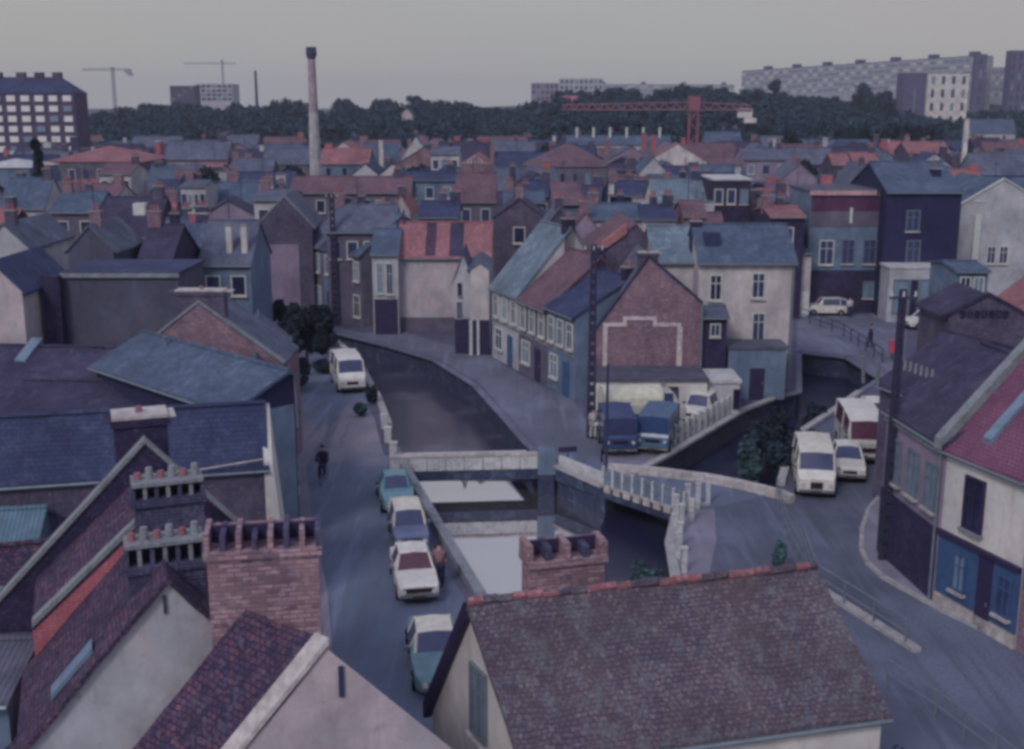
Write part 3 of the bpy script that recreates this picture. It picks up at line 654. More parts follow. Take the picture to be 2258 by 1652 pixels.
# row of gabled houses on the left, nearest first
pk = gable_house('gabled_house', 'pink rendered gable with iron tie bar, bottom centre-left', (720, 1430), 8.0, (415, 1806), (1010, 1662), 14, 1.9, pl_pink, tile_dark, coping=stone, ov=.1, half=True, skew=.75)
pk.strip('f', *(lambda q: (q - .05, q + .05))(pk.px('f', 752, 1500)[0]), pk.px('f', 752, 1535)[1], pk.px('f', 752, 1468)[1], iron_d, 'tie_bar', .05)
g1 = gable_house('gabled_house', 'grey white rendered gable wall, bottom left', (370, 1285), 8.5, (40, 1675), (520, 1420), PHI, 3.9, pl_grey, tile_dark, ov=.05)
g1.strip('f', *(lambda q: (q - .03, q + .03))(g1.px('f', 363, 1330)[0]), g1.px('f', 363, 1352)[1], g1.px('f', 363, 1312)[1], iron_d, 'tie_bar', .05)
def behind(hs, name, label, dz, depth, wall, roof, da=0.0, db=0.0, **kw):
    A = hs.P(-.6 + da, hs.d + db, 0); Bp = hs.P(hs.w + da + .3, hs.d + db, 0); s = (hs.hr - hs.he) / max(.01, hs.ra)
    return B(name, label, 'house', A, Bp, depth, wall, roof, hs.he + dz - .6 * s, hs.hr + dz, 'gab', ra=hs.ra + .6, heR=hs.heR + dz - .3 * s, **kw)
g2 = gable_house('gabled_house', 'gabled house with an orange painted firewall strip, left', (352, 1119), 8.85, (72, 1392), (540, 1275), PHI, 3.0, orange_wall, tile_dark, coping=stone_g, ov=0)
g3 = gable_house('gabled_house', 'gabled house with a dark peaked gable and pale verge, left, behind the chimney stacks', (320, 985), 9.5, (-10, 1345), (560, 1195), PHI, .7, brick_dark, tile_dark, coping=stone_g, ov=0)
def stack_px(hs, u0, u1, vt, b, m, nh, oph=.42, wb=.8, z0=None, **kw):
    """chimney stack on hs at depth b whose front face spans u0..u1 and whose top is seen at vt"""
    o = hs.P(0, b - wb / 2, 0); n = -hs.ey
    l, r = hit(u0, vt, o, n), hit(u1, vt, o, n); a0, a1 = (l - hs.A).dot(hs.ex), (r - hs.A).dot(hs.ex)
    return pot_stack(hs, (a0 + a1) / 2, b, a1 - a0, wb, z0 if z0 is not None else hs.he - 1, (l.z + r.z) / 2 - oph - .24, m, nh, oph=oph, **kw)
stack_px(g1, 276, 448, 1196, 1.2, brick_soot, 6, oph=.4, wb=.7, cap=stone_g)
c = stack_px(g2, 292, 446, 1062, -.45, brick_soot, 6, oph=.3, wb=.75, cap=stone_g)
P = g2.P
k = MB(); zz = g2.hr + .3
stack_px(g3, 248, 368, 918, 1.3, brick_dark, 1, oph=.02, wb=1.0, cap=stone, z0=3)
# the great brick chimney
ph = B('gabled_house', 'house hidden below the great brick chimney, mottled roof', 'house', pk.P(-2.6, 2.6, 0), pk.P(1.6, 2.6, 0), 4.5, pl_brown, tile_dark, 3.0, 5.0, 'gab')
free_stack(ph.roof, 452, 700, 1172, 22.0, .35, 3.5, brick_near, 7, .38, 1.0, cap=brick_soot, pots_on=False)
# gutter in the valley beside the grey gable
vg = MB(); vg.slab([g1.P(g1.ra + .95, -.5, g1.heR + .05), g1.P(g1.ra + 1.3, -.5, g1.heR), g1.P(g1.ra + 1.3, .02, g1.heR), g1.P(g1.ra + .95, .02, g1.heR + .05)], .1, zinc)
vg.build('gutter', g1.roof)
# skylight in the mottled roof left of the grey gable
q0 = g1.P(g1.ra * .28, .55, 0); zz = lambda a: g1.he + (g1.hr - g1.he) * a / g1.ra + .16
m = MB(); a_0, a_1 = g1.ra * .22, g1.ra * .5
m.slab([g1.P(a_0, .5, zz(a_0) + .12), g1.P(a_1, .5, zz(a_1) + .12), g1.P(a_1, .95, zz(a_1) + .12), g1.P(a_0, .95, zz(a_0) + .12)], .12, glass_b); m.build('skylight', g1.roof)
# lean-to sheds at the far left
ridge_house('shed', 'small shed with pale blue corrugated roof and red ridge, left edge', (-60, 1136), (96, 1128), 4.8, 25, (40, 1212), pl_blue, corr_blue, cat='shed', back=1.5)
ridge_house('shed', 'small shed with dark mottled roof and pinkish ridge, left edge under the corrugated one', (8, 1214), (190, 1196), 5.4, 48, (80, 1262), brick_dark, tile_dark, cat='shed', back=.8)
ridge_house('shed', 'grey lean-to roof at the left edge beneath the long slate roof', (-80, 1062), (120, 1058), 3.6, 22, (40, 1122), pl_blue, corr_grey, cat='shed', back=1.5)
ridge_house('shed', 'little reddish brown shed roof between the long slate roof and the gables, left', (100, 1046), (205, 1052), 4.2, 38, (160, 1118), brick_brown, tile_old, cat='shed', back=1)
ridge_house('shed', 'blue grey sheet roofed shed in the bottom left yard', (-60, 1262), (170, 1275), 3.2, 22, (60, 1400), pl_blue, corr_blue, cat='shed', back=1.5)
ridge_house('shed', 'flat grey roofed shed at the bottom left corner', (-140, 1425), (78, 1420), 5.0, 12, (30, 1545), pl_blue, corr_grey, cat='shed', back=.5)

# long slate roof (left middle) with cream end wall
lg = ridge_house('long_house', 'long low house with dark slate roof and cream end wall beside the left street', (-160, 938), (578, 897), 7.5, 60, (300, 1048), brick_brown, slate_dk, back=1.6, ov=.1)
m = MB(); P = lg.P; w_ = lg.w
m.hexa([P(w_ - .05, -.05, 0), P(w_ + .75, -.05, 0), P(w_ + .9, 1.2, 0), P(w_ - .05, 1.2, 0)], [P(w_ - .05, -.05, lg.he + .1), P(w_ + .25, -.05, lg.he + .1), P(w_ + .25, 1.2, lg.hr + .1), P(w_ - .05, 1.2, lg.hr + .1)], pl_white)
m.build('end_wall', lg.o)
m = MB(); m.bar(P(w_ - 4.2, -.22, lg.he - 0.1), P(w_, -.22, lg.he + .35), .03, stone, 6); m.build('wire', lg.roof)
B('long_house', 'narrow blue grey house front squeezed against the left street, seen edge on', 'house', P(w_ + .3, 1.3, 0), W(652, 1120, 0), 2.0, pl_blue, slate_gr, 5.8, 6.6, 'par') if False else None
sw = B('street_house', 'blue grey rendered street front seen edge on, left of the cyclist', 'house', W(655, 1165), W(640, 905), 3.2, pl_blue, slate_gr, 4.6, 6.0, 'par', ov=.15)
# its facade faces the street (to the right): openings on the far side of the depth axis
for a_ in (1.5, 4.0, 6.5, 9.0): sw.win('f', a_, a_ + .8, 1.2, 2.8, 'z')
# shallow slate roof shed in front of the brick gable
sr = ridge_house('slate_roofed_shed', 'shed with a broad shallow blue grey slate roof and front in painted eave shade, left', (318, 738), (634, 824), 7.3, 24, (400, 868), navy_wall, slate, cat='shed', back=.3, ov=.3)  # navy front wall colours in the shade under the eaves
m = MB(); q = WY(365, 800, sr.P(2, 2, 0).y - 1); 
q = hit(366, 770, sr.P(0, 0, sr.he), Vector((-sr.ey.x * math.tan(R(24)), -sr.ey.y * math.tan(R(24)), 1))); m.bar(q, q + Vector((0, 0, .5)), .07, zinc, 8); m.bar(q + Vector((0, 0, .5)), q + Vector((0, 0, .6)), .13, zinc, 8); m.build('flue', sr.roof)
sr.strip('r', .1, sr.d - .1, .1, sr.he - .2, pl_blue, 'side_rendering', .08); sr.strip('r', .1, .35, .1, sr.he, pl_white, 'corner_post', .14)
# brick gable with white verge
bg_ = gable_house('brick_gabled_house', 'reddish purple brick gable with pale verge and flat topped chimney, left of the street', (438, 672), 8.55, (250, 820), (626, 806), 0, 4, brick_red, slate_gr, coping=stone_g, ov=.05)
stack_px(bg_, 386, 492, 640, .5, brick_brown, 1, oph=.02, wb=.8, cap=stone)
# blank drab gable block further left with darker chimney breast
fw = dist_house('blank_walled_building', 'tall blank drab cement wall with a ledge on top and a dark chimney breast, left', 138, 392, 607, 800, 60.5, 5, pl_drab, slate_dk, 'flat', rise=0)
fw.strip('f', -.9, 0, 4.5, fw.he + .05, brick_dark, 'chimney_breast', .6); fw.strip('f', -.1, fw.w + .1, fw.he - .1, fw.he + .12, stone_g, 'ledge', .2)
# dark roofs in front of it
dr = ridge_house('dark_roofed_house', 'wide purple black slate roof with one small skylight, far left', (-120, 765), (330, 775), 6.4, 22, (60, 905), brick_dark, slate_pu, back=3)
m = MB(); q = hit(64, 780, dr.P(0, 0, dr.he), Vector((-dr.ey.x * math.tan(R(22)), -dr.ey.y * math.tan(R(22)), 1))); 
m.slab([q + dr.ex * x + dr.ey * y + Vector((0, 0, .25 + y * math.tan(R(22)))) for x, y in ((-.28, -.9), (.28, -.9), (.28, .9), (-.28, .9))], .15, glass_b); m.build('skylight', dr.roof)
m = MB()
dk = ridge_house('dark_roofed_house', 'dark roofed back building under the slate shed, left', (60, 845), (600, 850), 5.4, 16, (300, 935), brick_dark, slate_pu, back=2)
pkw = dist_house('pale_walled_house', 'pinkish rendered gable at the left edge', -70, 48, 640, 760, 58, 6, pl_pink, slate_dk, 'gab', rise=60)

# ================================================================== RIGHT SIDE
rA = front_house('corner_house', 'mauve rendered corner house with dark brick ground floor, right', (1957, 906), (2084, 984), 6.05, 8.6, 7.5, pl_mauve, slate_pu, ov=.15)
rA.strip('f', 0.02, rA.w - .02, 0.02, 2.9, brick_dark, 'brick_facing', .05); rA.strip('f', 0, rA.w, 5.7, 6.0, stone_g, 'cornice', .12)
for k in range(3): rA.win('f', .8 + k * 1.55, 1.55 + k * 1.55, 3.5, 5.1, 'z', pane=glass_b)
rB = front_house('white_house', 'cream rendered house with petrol blue shopfront and crimson roof, right edge', (2086, 985), (2275, 1060), 6.0, 9.6, 7.5, pl_white, tile_crim, coping=None, ov=.2)
rB.strip('f', 0.06, rB.w, .55, 2.75, blue_paint, 'shopfront', .06); rB.strip('f', 0, rB.w, 2.75, 2.95, drk, 'fascia', .16); rB.strip('f', .06, rB.w, 0.02, .5, stone, 'plinth', .1)
rB.winpx('f', 2131, 1058, 2168, 1168, 'd')
w_ = rB.w
for a_, z_ in ((1.0, 1.1), ):
    pass
for u0_, v0_, u1_, v1_ in ((2108, 1210, 2132, 1300), (2205, 1262, 2232, 1350)):
    a_, z_ = rB.px('f', u0_, (v0_ + v1_) / 2); a2_, _ = rB.px('f', u1_, (v0_ + v1_) / 2); f = rB.win('f', a_, a2_, 1.05, 2.35, 'b'); f.location = -rB.ey * .06
a_ = rB.px('f', 2158, 1290)[0]; a2_ = rB.px('f', 2190, 1290)[0]
o_, al_, n_ = rB.side('f'); m = MB(); m.box(o_, al_, n_, a_, a2_, .062, .1, .05, 2.7, drk); d_ = m.build('door', rB.o)
m = MB(); m.box(o_, al_, n_, a2_ - .16, a2_ - .1, .1, .14, 1.0, 1.14, zinc); m.build('handle', d_)
# thick verge coping between the two roofs
P = rB.P
m = MB(); m.hexa([P(-.28, -.3, rB.he - .1), P(.1, -.3, rB.he - .1), P(.1, rB.rb, rB.hr + .1), P(-.28, rB.rb, rB.hr + .1)], [P(-.28, -.3, rB.he + .35), P(.1, -.3, rB.he + .35), P(.1, rB.rb, rB.hr + .5), P(-.28, rB.rb, rB.hr + .5)], stone_g); m.build('verge', rB.o)
m = MB(); s_ = (rB.hr - rB.he) / rB.rb
m.hexa([P(1.35, .4, rB.he + s_ * .4 + .1), P(1.75, .4, rB.he + s_ * .4 + .1), P(1.75, 2.0, rB.he + s_ * 2 + .1), P(1.35, 2.0, rB.he + s_ * 2 + .1)], [P(1.35, .4, rB.he + s_ * .4 + .32), P(1.75, .4, rB.he + s_ * .4 + .32), P(1.75, 2.0, rB.he + s_ * 2 + .32), P(1.35, 2.0, rB.he + s_ * 2 + .32)], glass_b); m.build('skylight', rB.roof)
m = MB(); m.bar(P(-.05, -.15, 0), P(-.05, -.15, 5.9), .06, zinc, 8); m.build('downpipe', rB.o)
rC = B('white_house', 'house front with dark red woodwork cut by the right edge of the picture', 'house', rB.P(rB.w + .05, 0, 0), rB.P(rB.w + 6, 0, 0), 7.5, brick_red, tile_crim, 6.1, 9.6, 'par')
# roofs behind the corner house
rD = ridge_house('dark_roofed_house', 'dark purple roof with a stepped row of little pots, right, behind the corner house', (2085, 735), (2290, 790), 7.6, 32, (2110, 905), brick_brown, slate_pu, back=3.5)
q = rD.P(rD.w * .3, .8, rD.he + .5)
for k in range(6):
    m = MB(); a_ = .5 + k * .38; z_ = rD.he + .9 * math.tan(R(32)); p = rD.P(a_, .9, z_ + .1); m.bar(p, p + Vector((0, 0, .45)), .09, stone_g, 6, .06); m.build('chimney_pot', rD.roof)
for k in range(2):
    m = MB(); p = rD.P(-1.0 + k * 1.1, -.2, rD.he - .2); m.bar(p, p + Vector((-.1, 0, 1.3)), .09, zinc, 8); m.build('flue', rD.roof)
rE = dist_house('brick_gable_wall', 'brown brick gable wall with a dark arched coping, right', 2092, 2262, 700, 900, 54, 4, brick_brown, slate_pu, 'gab', rise=44, coping=brick_dark)
for k in range(7): 
    o_ = rE.side('f'); rE.win('f', .55 + k * .33, .72 + k * .33, rE.he + .05, rE.he + .3, 'd', name='vent', bars=False)
rF = front_house('striped_roof_house', 'house with an orange red roof and pale wall, right edge above the arched gable', (2180, 672), (2300, 760), 6.0, 8.6, 6, pl_white, tile_red)
gw = gable_house('grey_gabled_house', 'grey white gable with bright verge boards and a tall white flue, right edge', (2215, 398), 11.2, (2095, 468), (2345, 478), 2, 10, pl_grey, slate, coping=wht, ov=.5)
gw.strip('f', *(lambda q: (q - .3, q + .3))(gw.px('f', 2150, 520)[0]), 2.5, gw.px('f', 2150, 474)[1], wht, 'flue', .45)
for u_, v_ in ((2185, 545), (2212, 545)): gw.winpx('f', u_ - 8, v_, u_ + 8, v_ + 35, 'w')
gw.strip('f', 2.2, 3.2, gw.he + .9, gw.he + 1.0, wht, 'vent', .08)
dh = dist_house('low_house', 'low white walled annex with two small windows in front of the grey gable, right', 2108, 2180, 600, 700, 80, 5, pl_blue, slate, 'par', rise=20)
dh.win('f', .4, 1.0, dh.he - 1.3, dh.he - .4, 'w'); dh.win('f', 1.3, 1.9, dh.he - 1.3, dh.he - .4, 'w')

# far street (right middle)
nv = dist_house('navy_building', 'tall dark navy building with a blue slate roof and two pale framed windows', 1957, 2122, 424, 700, 101, 11, navy_wall, slate, 'par', rise=64)
for v0_, v1_ in ((466, 508), (532, 582)): nv.winpx('f', 2000, v0_, 2026, v1_, 'z')
nv.chim(5.0, 3, .7, .9, nv.hr - .4, navy_wall, pots=1)
shp = dist_house('shop', 'low shop with pale fascia and wide blue glass front below the navy building', 1962, 2070, 592, 702, 98.5, 2.4, pl_grey, conc, 'flat')
shp.winpx('f', 1970, 618, 2000, 690, 'z', name='shop_window', bars=False, pane=glass_b); shp.winpx('f', 2006, 618, 2022, 696, 'z', name='shop_window', bars=False); shp.winpx('f', 2029, 618, 2062, 690, 'z', name='shop_window', bars=False, pane=glass_b)
br_ = dist_house('terrace_house', 'drab house with a dark red attic storey under a pink cornice and one white window', 1788, 1957, 424, 694, 103, 8, pl_blue, corr_grey, 'flat')
br_.strip('f', .1, br_.w - .2, br_.px('f', 1870, 466)[1], br_.px('f', 1870, 432)[1], M('oxblood boards', C(70, 42, 74), 'plaster'), 'attic_cladding', .06)
br_.strip('f', -.1, br_.w - 1, br_.px('f', 1870, 430)[1], br_.px('f', 1870, 420)[1], M('pink cornice', C(140, 112, 126), 'plain'), 'cornice', .3)
br_.strip('f', .1, br_.w - .2, br_.px('f', 1870, 500)[1], br_.px('f', 1870, 466)[1], pl_brown, 'band', .05)
br_.strip('f', .3, br_.w - .3, 0.05, br_.px('f', 1870, 596)[1], brick_dark, 'shopfront', .12)
br_.winpx('f', 1808, 532, 1836, 582, 'w'); br_.winpx('f', 1857, 530, 1882, 580, 'z'); br_.winpx('f', 1904, 530, 1930, 580, 'z')
f = br_.winpx('f', 1903, 622, 1926, 655, 'z', pane=glass_b); f.location = -br_.ey * .12
br_.strip('f', *(lambda q: (q - .12, q + .12))(br_.px('f', 1876, 480)[0]), br_.px('f', 1876, 492)[1], br_.px('f', 1876, 458)[1], wht, 'pipe', .12)
nw = dist_house('narrow_house', 'very narrow cream house beside the tall cream one, with a white ground floor', 1757, 1790, 560, 694, 101, 6, pl_cream, slate, 'par', rise=14)
nw.strip('f', 0.02, nw.w - .02, .05, 2.2, wht, 'shopfront', .1)

ch = dist_house('cream_house', 'tall cream rendered house with a blue slate roof, dormer and four windows', 1542, 1754, 577, 860, 74.2, 6.5, pl_cream, slate, 'par', rise=78, ov=.3)
for r_ in ((1567, 608, 1589, 660), (1660, 604, 1684, 655), (1660, 692, 1684, 748), (1568, 690, 1590, 745)): ch.winpx('f', *r_, 'w')
ch.dormer(1.0, .35, .95, 1.0, slate_dk, slate_lt); ch.strip('f', -.1, ch.w + .1, ch.he - .25, ch.he, stone, 'cornice', .18); ch.strip('f', ch.w - .18, ch.w - .06, 0, ch.he - .3, zinc, 'downpipe', .12)
ch.chim(.2, 3.25, .7, .6, ch.hr + .3, brick_dark, pots=2)
ch2 = dist_house('slate_roofed_wing', 'wing with a pale blue slate roof joined to the left of the tall cream house', 1440, 1541, 577, 860, 76.5, 6.5, pl_cream, slate_lt, 'par', rise=74)
bgb = gable_house('brick_gabled_house', 'large dark brown brick gable rising behind the one with the white painted outline', (1402, 496), 10.1, (1255, 606), (1542, 655), 2, 9, brick_brown, tile_old, coping=None)
bgb.roof.data.materials
m = MB(); P = bgb.P; 
m.hexa([P(-.25, -.2, bgb.he - .1), P(bgb.ra * .86, -.2, bgb.hr - (bgb.hr - bgb.he) * .14 - .1), P(bgb.ra * .86, .5, bgb.hr - (bgb.hr - bgb.he) * .14 - .1), P(-.25, .5, bgb.he - .1)], [P(-.25, -.2, bgb.he + .5), P(bgb.ra * .86, -.2, bgb.hr - (bgb.hr - bgb.he) * .14 + .55), P(bgb.ra * .86, .5, bgb.hr - (bgb.hr - bgb.he) * .14 + .55), P(-.25, .5, bgb.he + .5)], tile_red); m.build('roof', bgb.o)
bgf = gable_house('brick_gabled_house', 'purple brick gable with a white painted outline and a flat topped chimney, centre right', (1432, 572), 8.9, (1308, 740), (1548, 672), 0, 7, brick_red, slate_gr, coping=brick_dark, ov=.05)
stack_px(bgf, 1408, 1452, 556, .4, brick_brown, 1, oph=.02, wb=.6, cap=stone)
ol = [(1334, 826), (1334, 716), (1378, 716), (1378, 702), (1444, 702), (1444, 716), (1498, 716), (1498, 826)]
m = MB(); o_, al_, n_ = bgf.side('f'); q_ = [bgf.px('f', *p) for p in ol]
for (a0_, z0_), (a1_, z1_) in zip(q_, q_[1:]):
    t = .11; vert = abs(z1_ - z0_) > abs(a1_ - a0_); ta, tz_, dp = (t, -t, .05) if vert else (t, t, .055)
    m.box(o_, al_, n_, min(a0_, a1_) - ta, max(a0_, a1_) + ta, .003, dp, min(z0_, z1_) - tz_, max(z0_, z1_) + tz_, M('white lime paint', C(150, 136, 150), 'plain'))
m.build('painted_outline', bgf.o)
m = MB(); a_ = bgf.px('f', 1546, 700)[0]; m.bar(bgf.P(bgf.w + .02, -.1, 0), bgf.P(bgf.w + .02, -.1, bgf.heR), .07, iron, 8); m.build('downpipe', bgf.o)
an = dist_house('brick_annex', 'narrow dark brick annex between the outlined gable and the cream house', 1550, 1604, 700, 860, 71, 2.5, brick_dark, slate_gr, 'par', rise=20)
an.winpx('f', 1568, 716, 1586, 740, 'w')
hutb = dist_house('timber_shed', 'blue grey shed with a flat roof at the foot of the tall cream house', 1606, 1735, 770, 860, 71.5, 2.2, pl_blue, corr_grey, 'flat', cat='shed')
hutb.door('f', 1.4, 2.3, 2.0, 'd')
gar = dist_house('garage', 'low white garage behind the trucks with a grey flat sheet roof', 1312, 1560, 842, 905, 67.2, 4.0, pl_white, corr_grey, 'flat', cat='garage')
gar.winpx('f', 1462, 856, 1492, 878, 'd', name='opening', bars=False); gar.strip('f', 3.9, 4.1, 0, gar.he, stone_g, 'pier', .2)
gar2 = dist_house('garage', 'open fronted low shed with a pale lintel at the right end of the truck yard', 1562, 1632, 845, 905, 67.6, 3.0, pl_grey, conc, 'flat', cat='shed')
gar2.winpx('f', 1618, 860, 1630, 900, 'd', name='opening', bars=False)

# far bank terrace (centre) stepping back along the quay
q0, q1 = W(1086, 787), W(1266, 884); dv = (q1 - q0)
tcols = [(pl_grey, slate_lt, 'grey rendered quay house with a pale slate roof, left end of the terrace', 5.3, 9.6), (pl_brown, tile_old, 'brown quay house with a weathered red roof, second of the terrace', 5.1, 8.2), (pl_blue, slate_dk, 'blue grey quay house with a dark roof, third of the terrace, beside the lattice pole', 5.3, 7.4)]
for i, (wm, rm, lb, he_, hr_) in enumerate(tcols):
    f0, f1 = (0, .36, .7)[i], (.355, .695, 1.0)[i]
    t_ = B('terrace_house', lb, 'house', q0 + dv * f0, q0 + dv * f1, 7.5, wm, rm, he_, hr_, 'par', rb=3.8, group='terrace houses along the far quay')
    n_w = 3
    for k in range(n_w):
        a_ = t_.w * (k + .5) / n_w; t_.win('f', a_ - .36, a_ + .36, 3.2, 4.7, 'w')
    t_.win('f', t_.w * .15, t_.w * .4, .9, 2.3, 'w'); t_.door('f', t_.w * .6, t_.w * .6 + .9, 2.2, 'b' if i != 1 else 'd')
    t_.strip('f', 0, t_.w, 2.7, 2.85, stone_g, 'band', .06); t_.chim(t_.w - .3, 3.8, .6, .8, hr_ + .7, brick_dark, pots=2)
sw2 = dist_house('narrow_white_house', 'tall narrow white house with a small gable and dark garage openings on the quay', 1002, 1040, 612, 787, 85.5, 6, pl_grey, slate_gr, 'gab', rise=52)
sw2.winpx('f', 1010, 625, 1017, 650, 'd'); sw2.winpx('f', 1009, 668, 1017, 700, 'd'); sw2.strip('f', .0, sw2.w, .02, 2.6, drk, 'garage_opening', .05)
sw3 = dist_house('narrow_white_house', 'windowless cream slab of a house with a little pointed gable, beside the narrow white one', 1037, 1078, 594, 787, 85.0, 6, pl_cream, slate_gr, 'gab', rise=14)
sw3.strip('f', .12, sw3.w, .02, 2.6, drk, 'garage_opening', .05); sw3.strip('f', .45, .62, 0, 2.6, wht, 'post', .12); sw3.strip('f', -.1, .12, 0, 2.6, wht, 'post', .12)
rr_ = dist_house('red_roofed_house', 'house with a bright red tile roof patched in dark strips and a pinkish wall', 878, 1082, 566, 724, 94.0, 6, pl_pink, tile_red, 'par', rise=72)
for a0_, a1_, mm_ in ((.29, .40, tile_dark), (.55, .70, slate_pu)):
    m = MB(); P = rr_.P; s_ = (rr_.hr - rr_.he) / rr_.rb; o1 = .2; A0, A1 = rr_.w * a0_, rr_.w * a1_
    m.slab([P(A0, -o1 + .1, rr_.he - s_ * (o1 - .1) + .17), P(A1, -o1 + .1, rr_.he - s_ * (o1 - .1) + .17), P(A1, rr_.rb, rr_.hr + .17), P(A0, rr_.rb, rr_.hr + .17)], .03, mm_); m.build('roof_patch', rr_.roof)
rr_.strip('f', 0.02, rr_.w - .02, 0.02, 1.2, pl_brown, 'plinth', .05)
cw_ = dist_house('corner_house', 'small corner house with two tall white framed windows and a dark garage door', 820, 877, 560, 724, 93.0, 6, pl_grey, slate, 'par', rise=52)
cw_.winpx('f', 832, 582, 843, 646, 'w'); cw_.winpx('f', 853, 582, 865, 648, 'w'); cw_.strip('f', .1, cw_.w - .1, 0, cw_.px('f', 850, 660)[1], drk, 'garage_door', .06)
q0, q1 = W(676, 684), W(802, 722); dv = q1 - q0
for i, (wm, rm, lb) in enumerate(((pl_brown, slate_gr, 'drab grey roofed house at the far end of the row by the tall pole'), (pl_blue, slate_dk, 'blue grey house, middle of the far row by the tall pole'), (pl_brown, slate, 'blue roofed house at the right end of the row by the tall pole'))):
    t_ = B('terrace_house', lb, 'house', q0 + dv * (i / 3), q0 + dv * ((i + 1) / 3 - .01), 8.5, wm, rm, 6.0, 9.0, 'par', rb=4)
    for k in range(2): t_.win('f', t_.w * (.2 + .45 * k), t_.w * (.2 + .45 * k) + .7, 3.8, 5.3, 'w')
    t_.win('f', t_.w * .6, t_.w * .6 + .9, .8, 2.5, 'w'); t_.door('f', t_.w * .2, t_.w * .2 + .9, 2.2); t_.chim(.3, 4, .6, .9, 9.8, brick_dark, pots=3)
mg = gable_house('brown_gabled_house', 'broad brown gable with a mauve lower wall, left of the tall dark pole', (627, 436), 10.2, (548, 520), (688, 500), 4, 9, brick_brown, slate_gr, coping=stone_g)
mg.strip('f', .9, mg.w - 1.2, 0, 6.2, pl_mauve, 'rendered_wall', .05)

for h_, a_ in ((bigR, .07), (pk, .05), (g1, .05), (g2, .05), (rB, .05), (rA, .05), (rD, .06), (sr, .05), (lg, .05), (dr, .06), (bg_, .05), (ch, .05), (rr_, .06)): sag(h_.roof, a_)

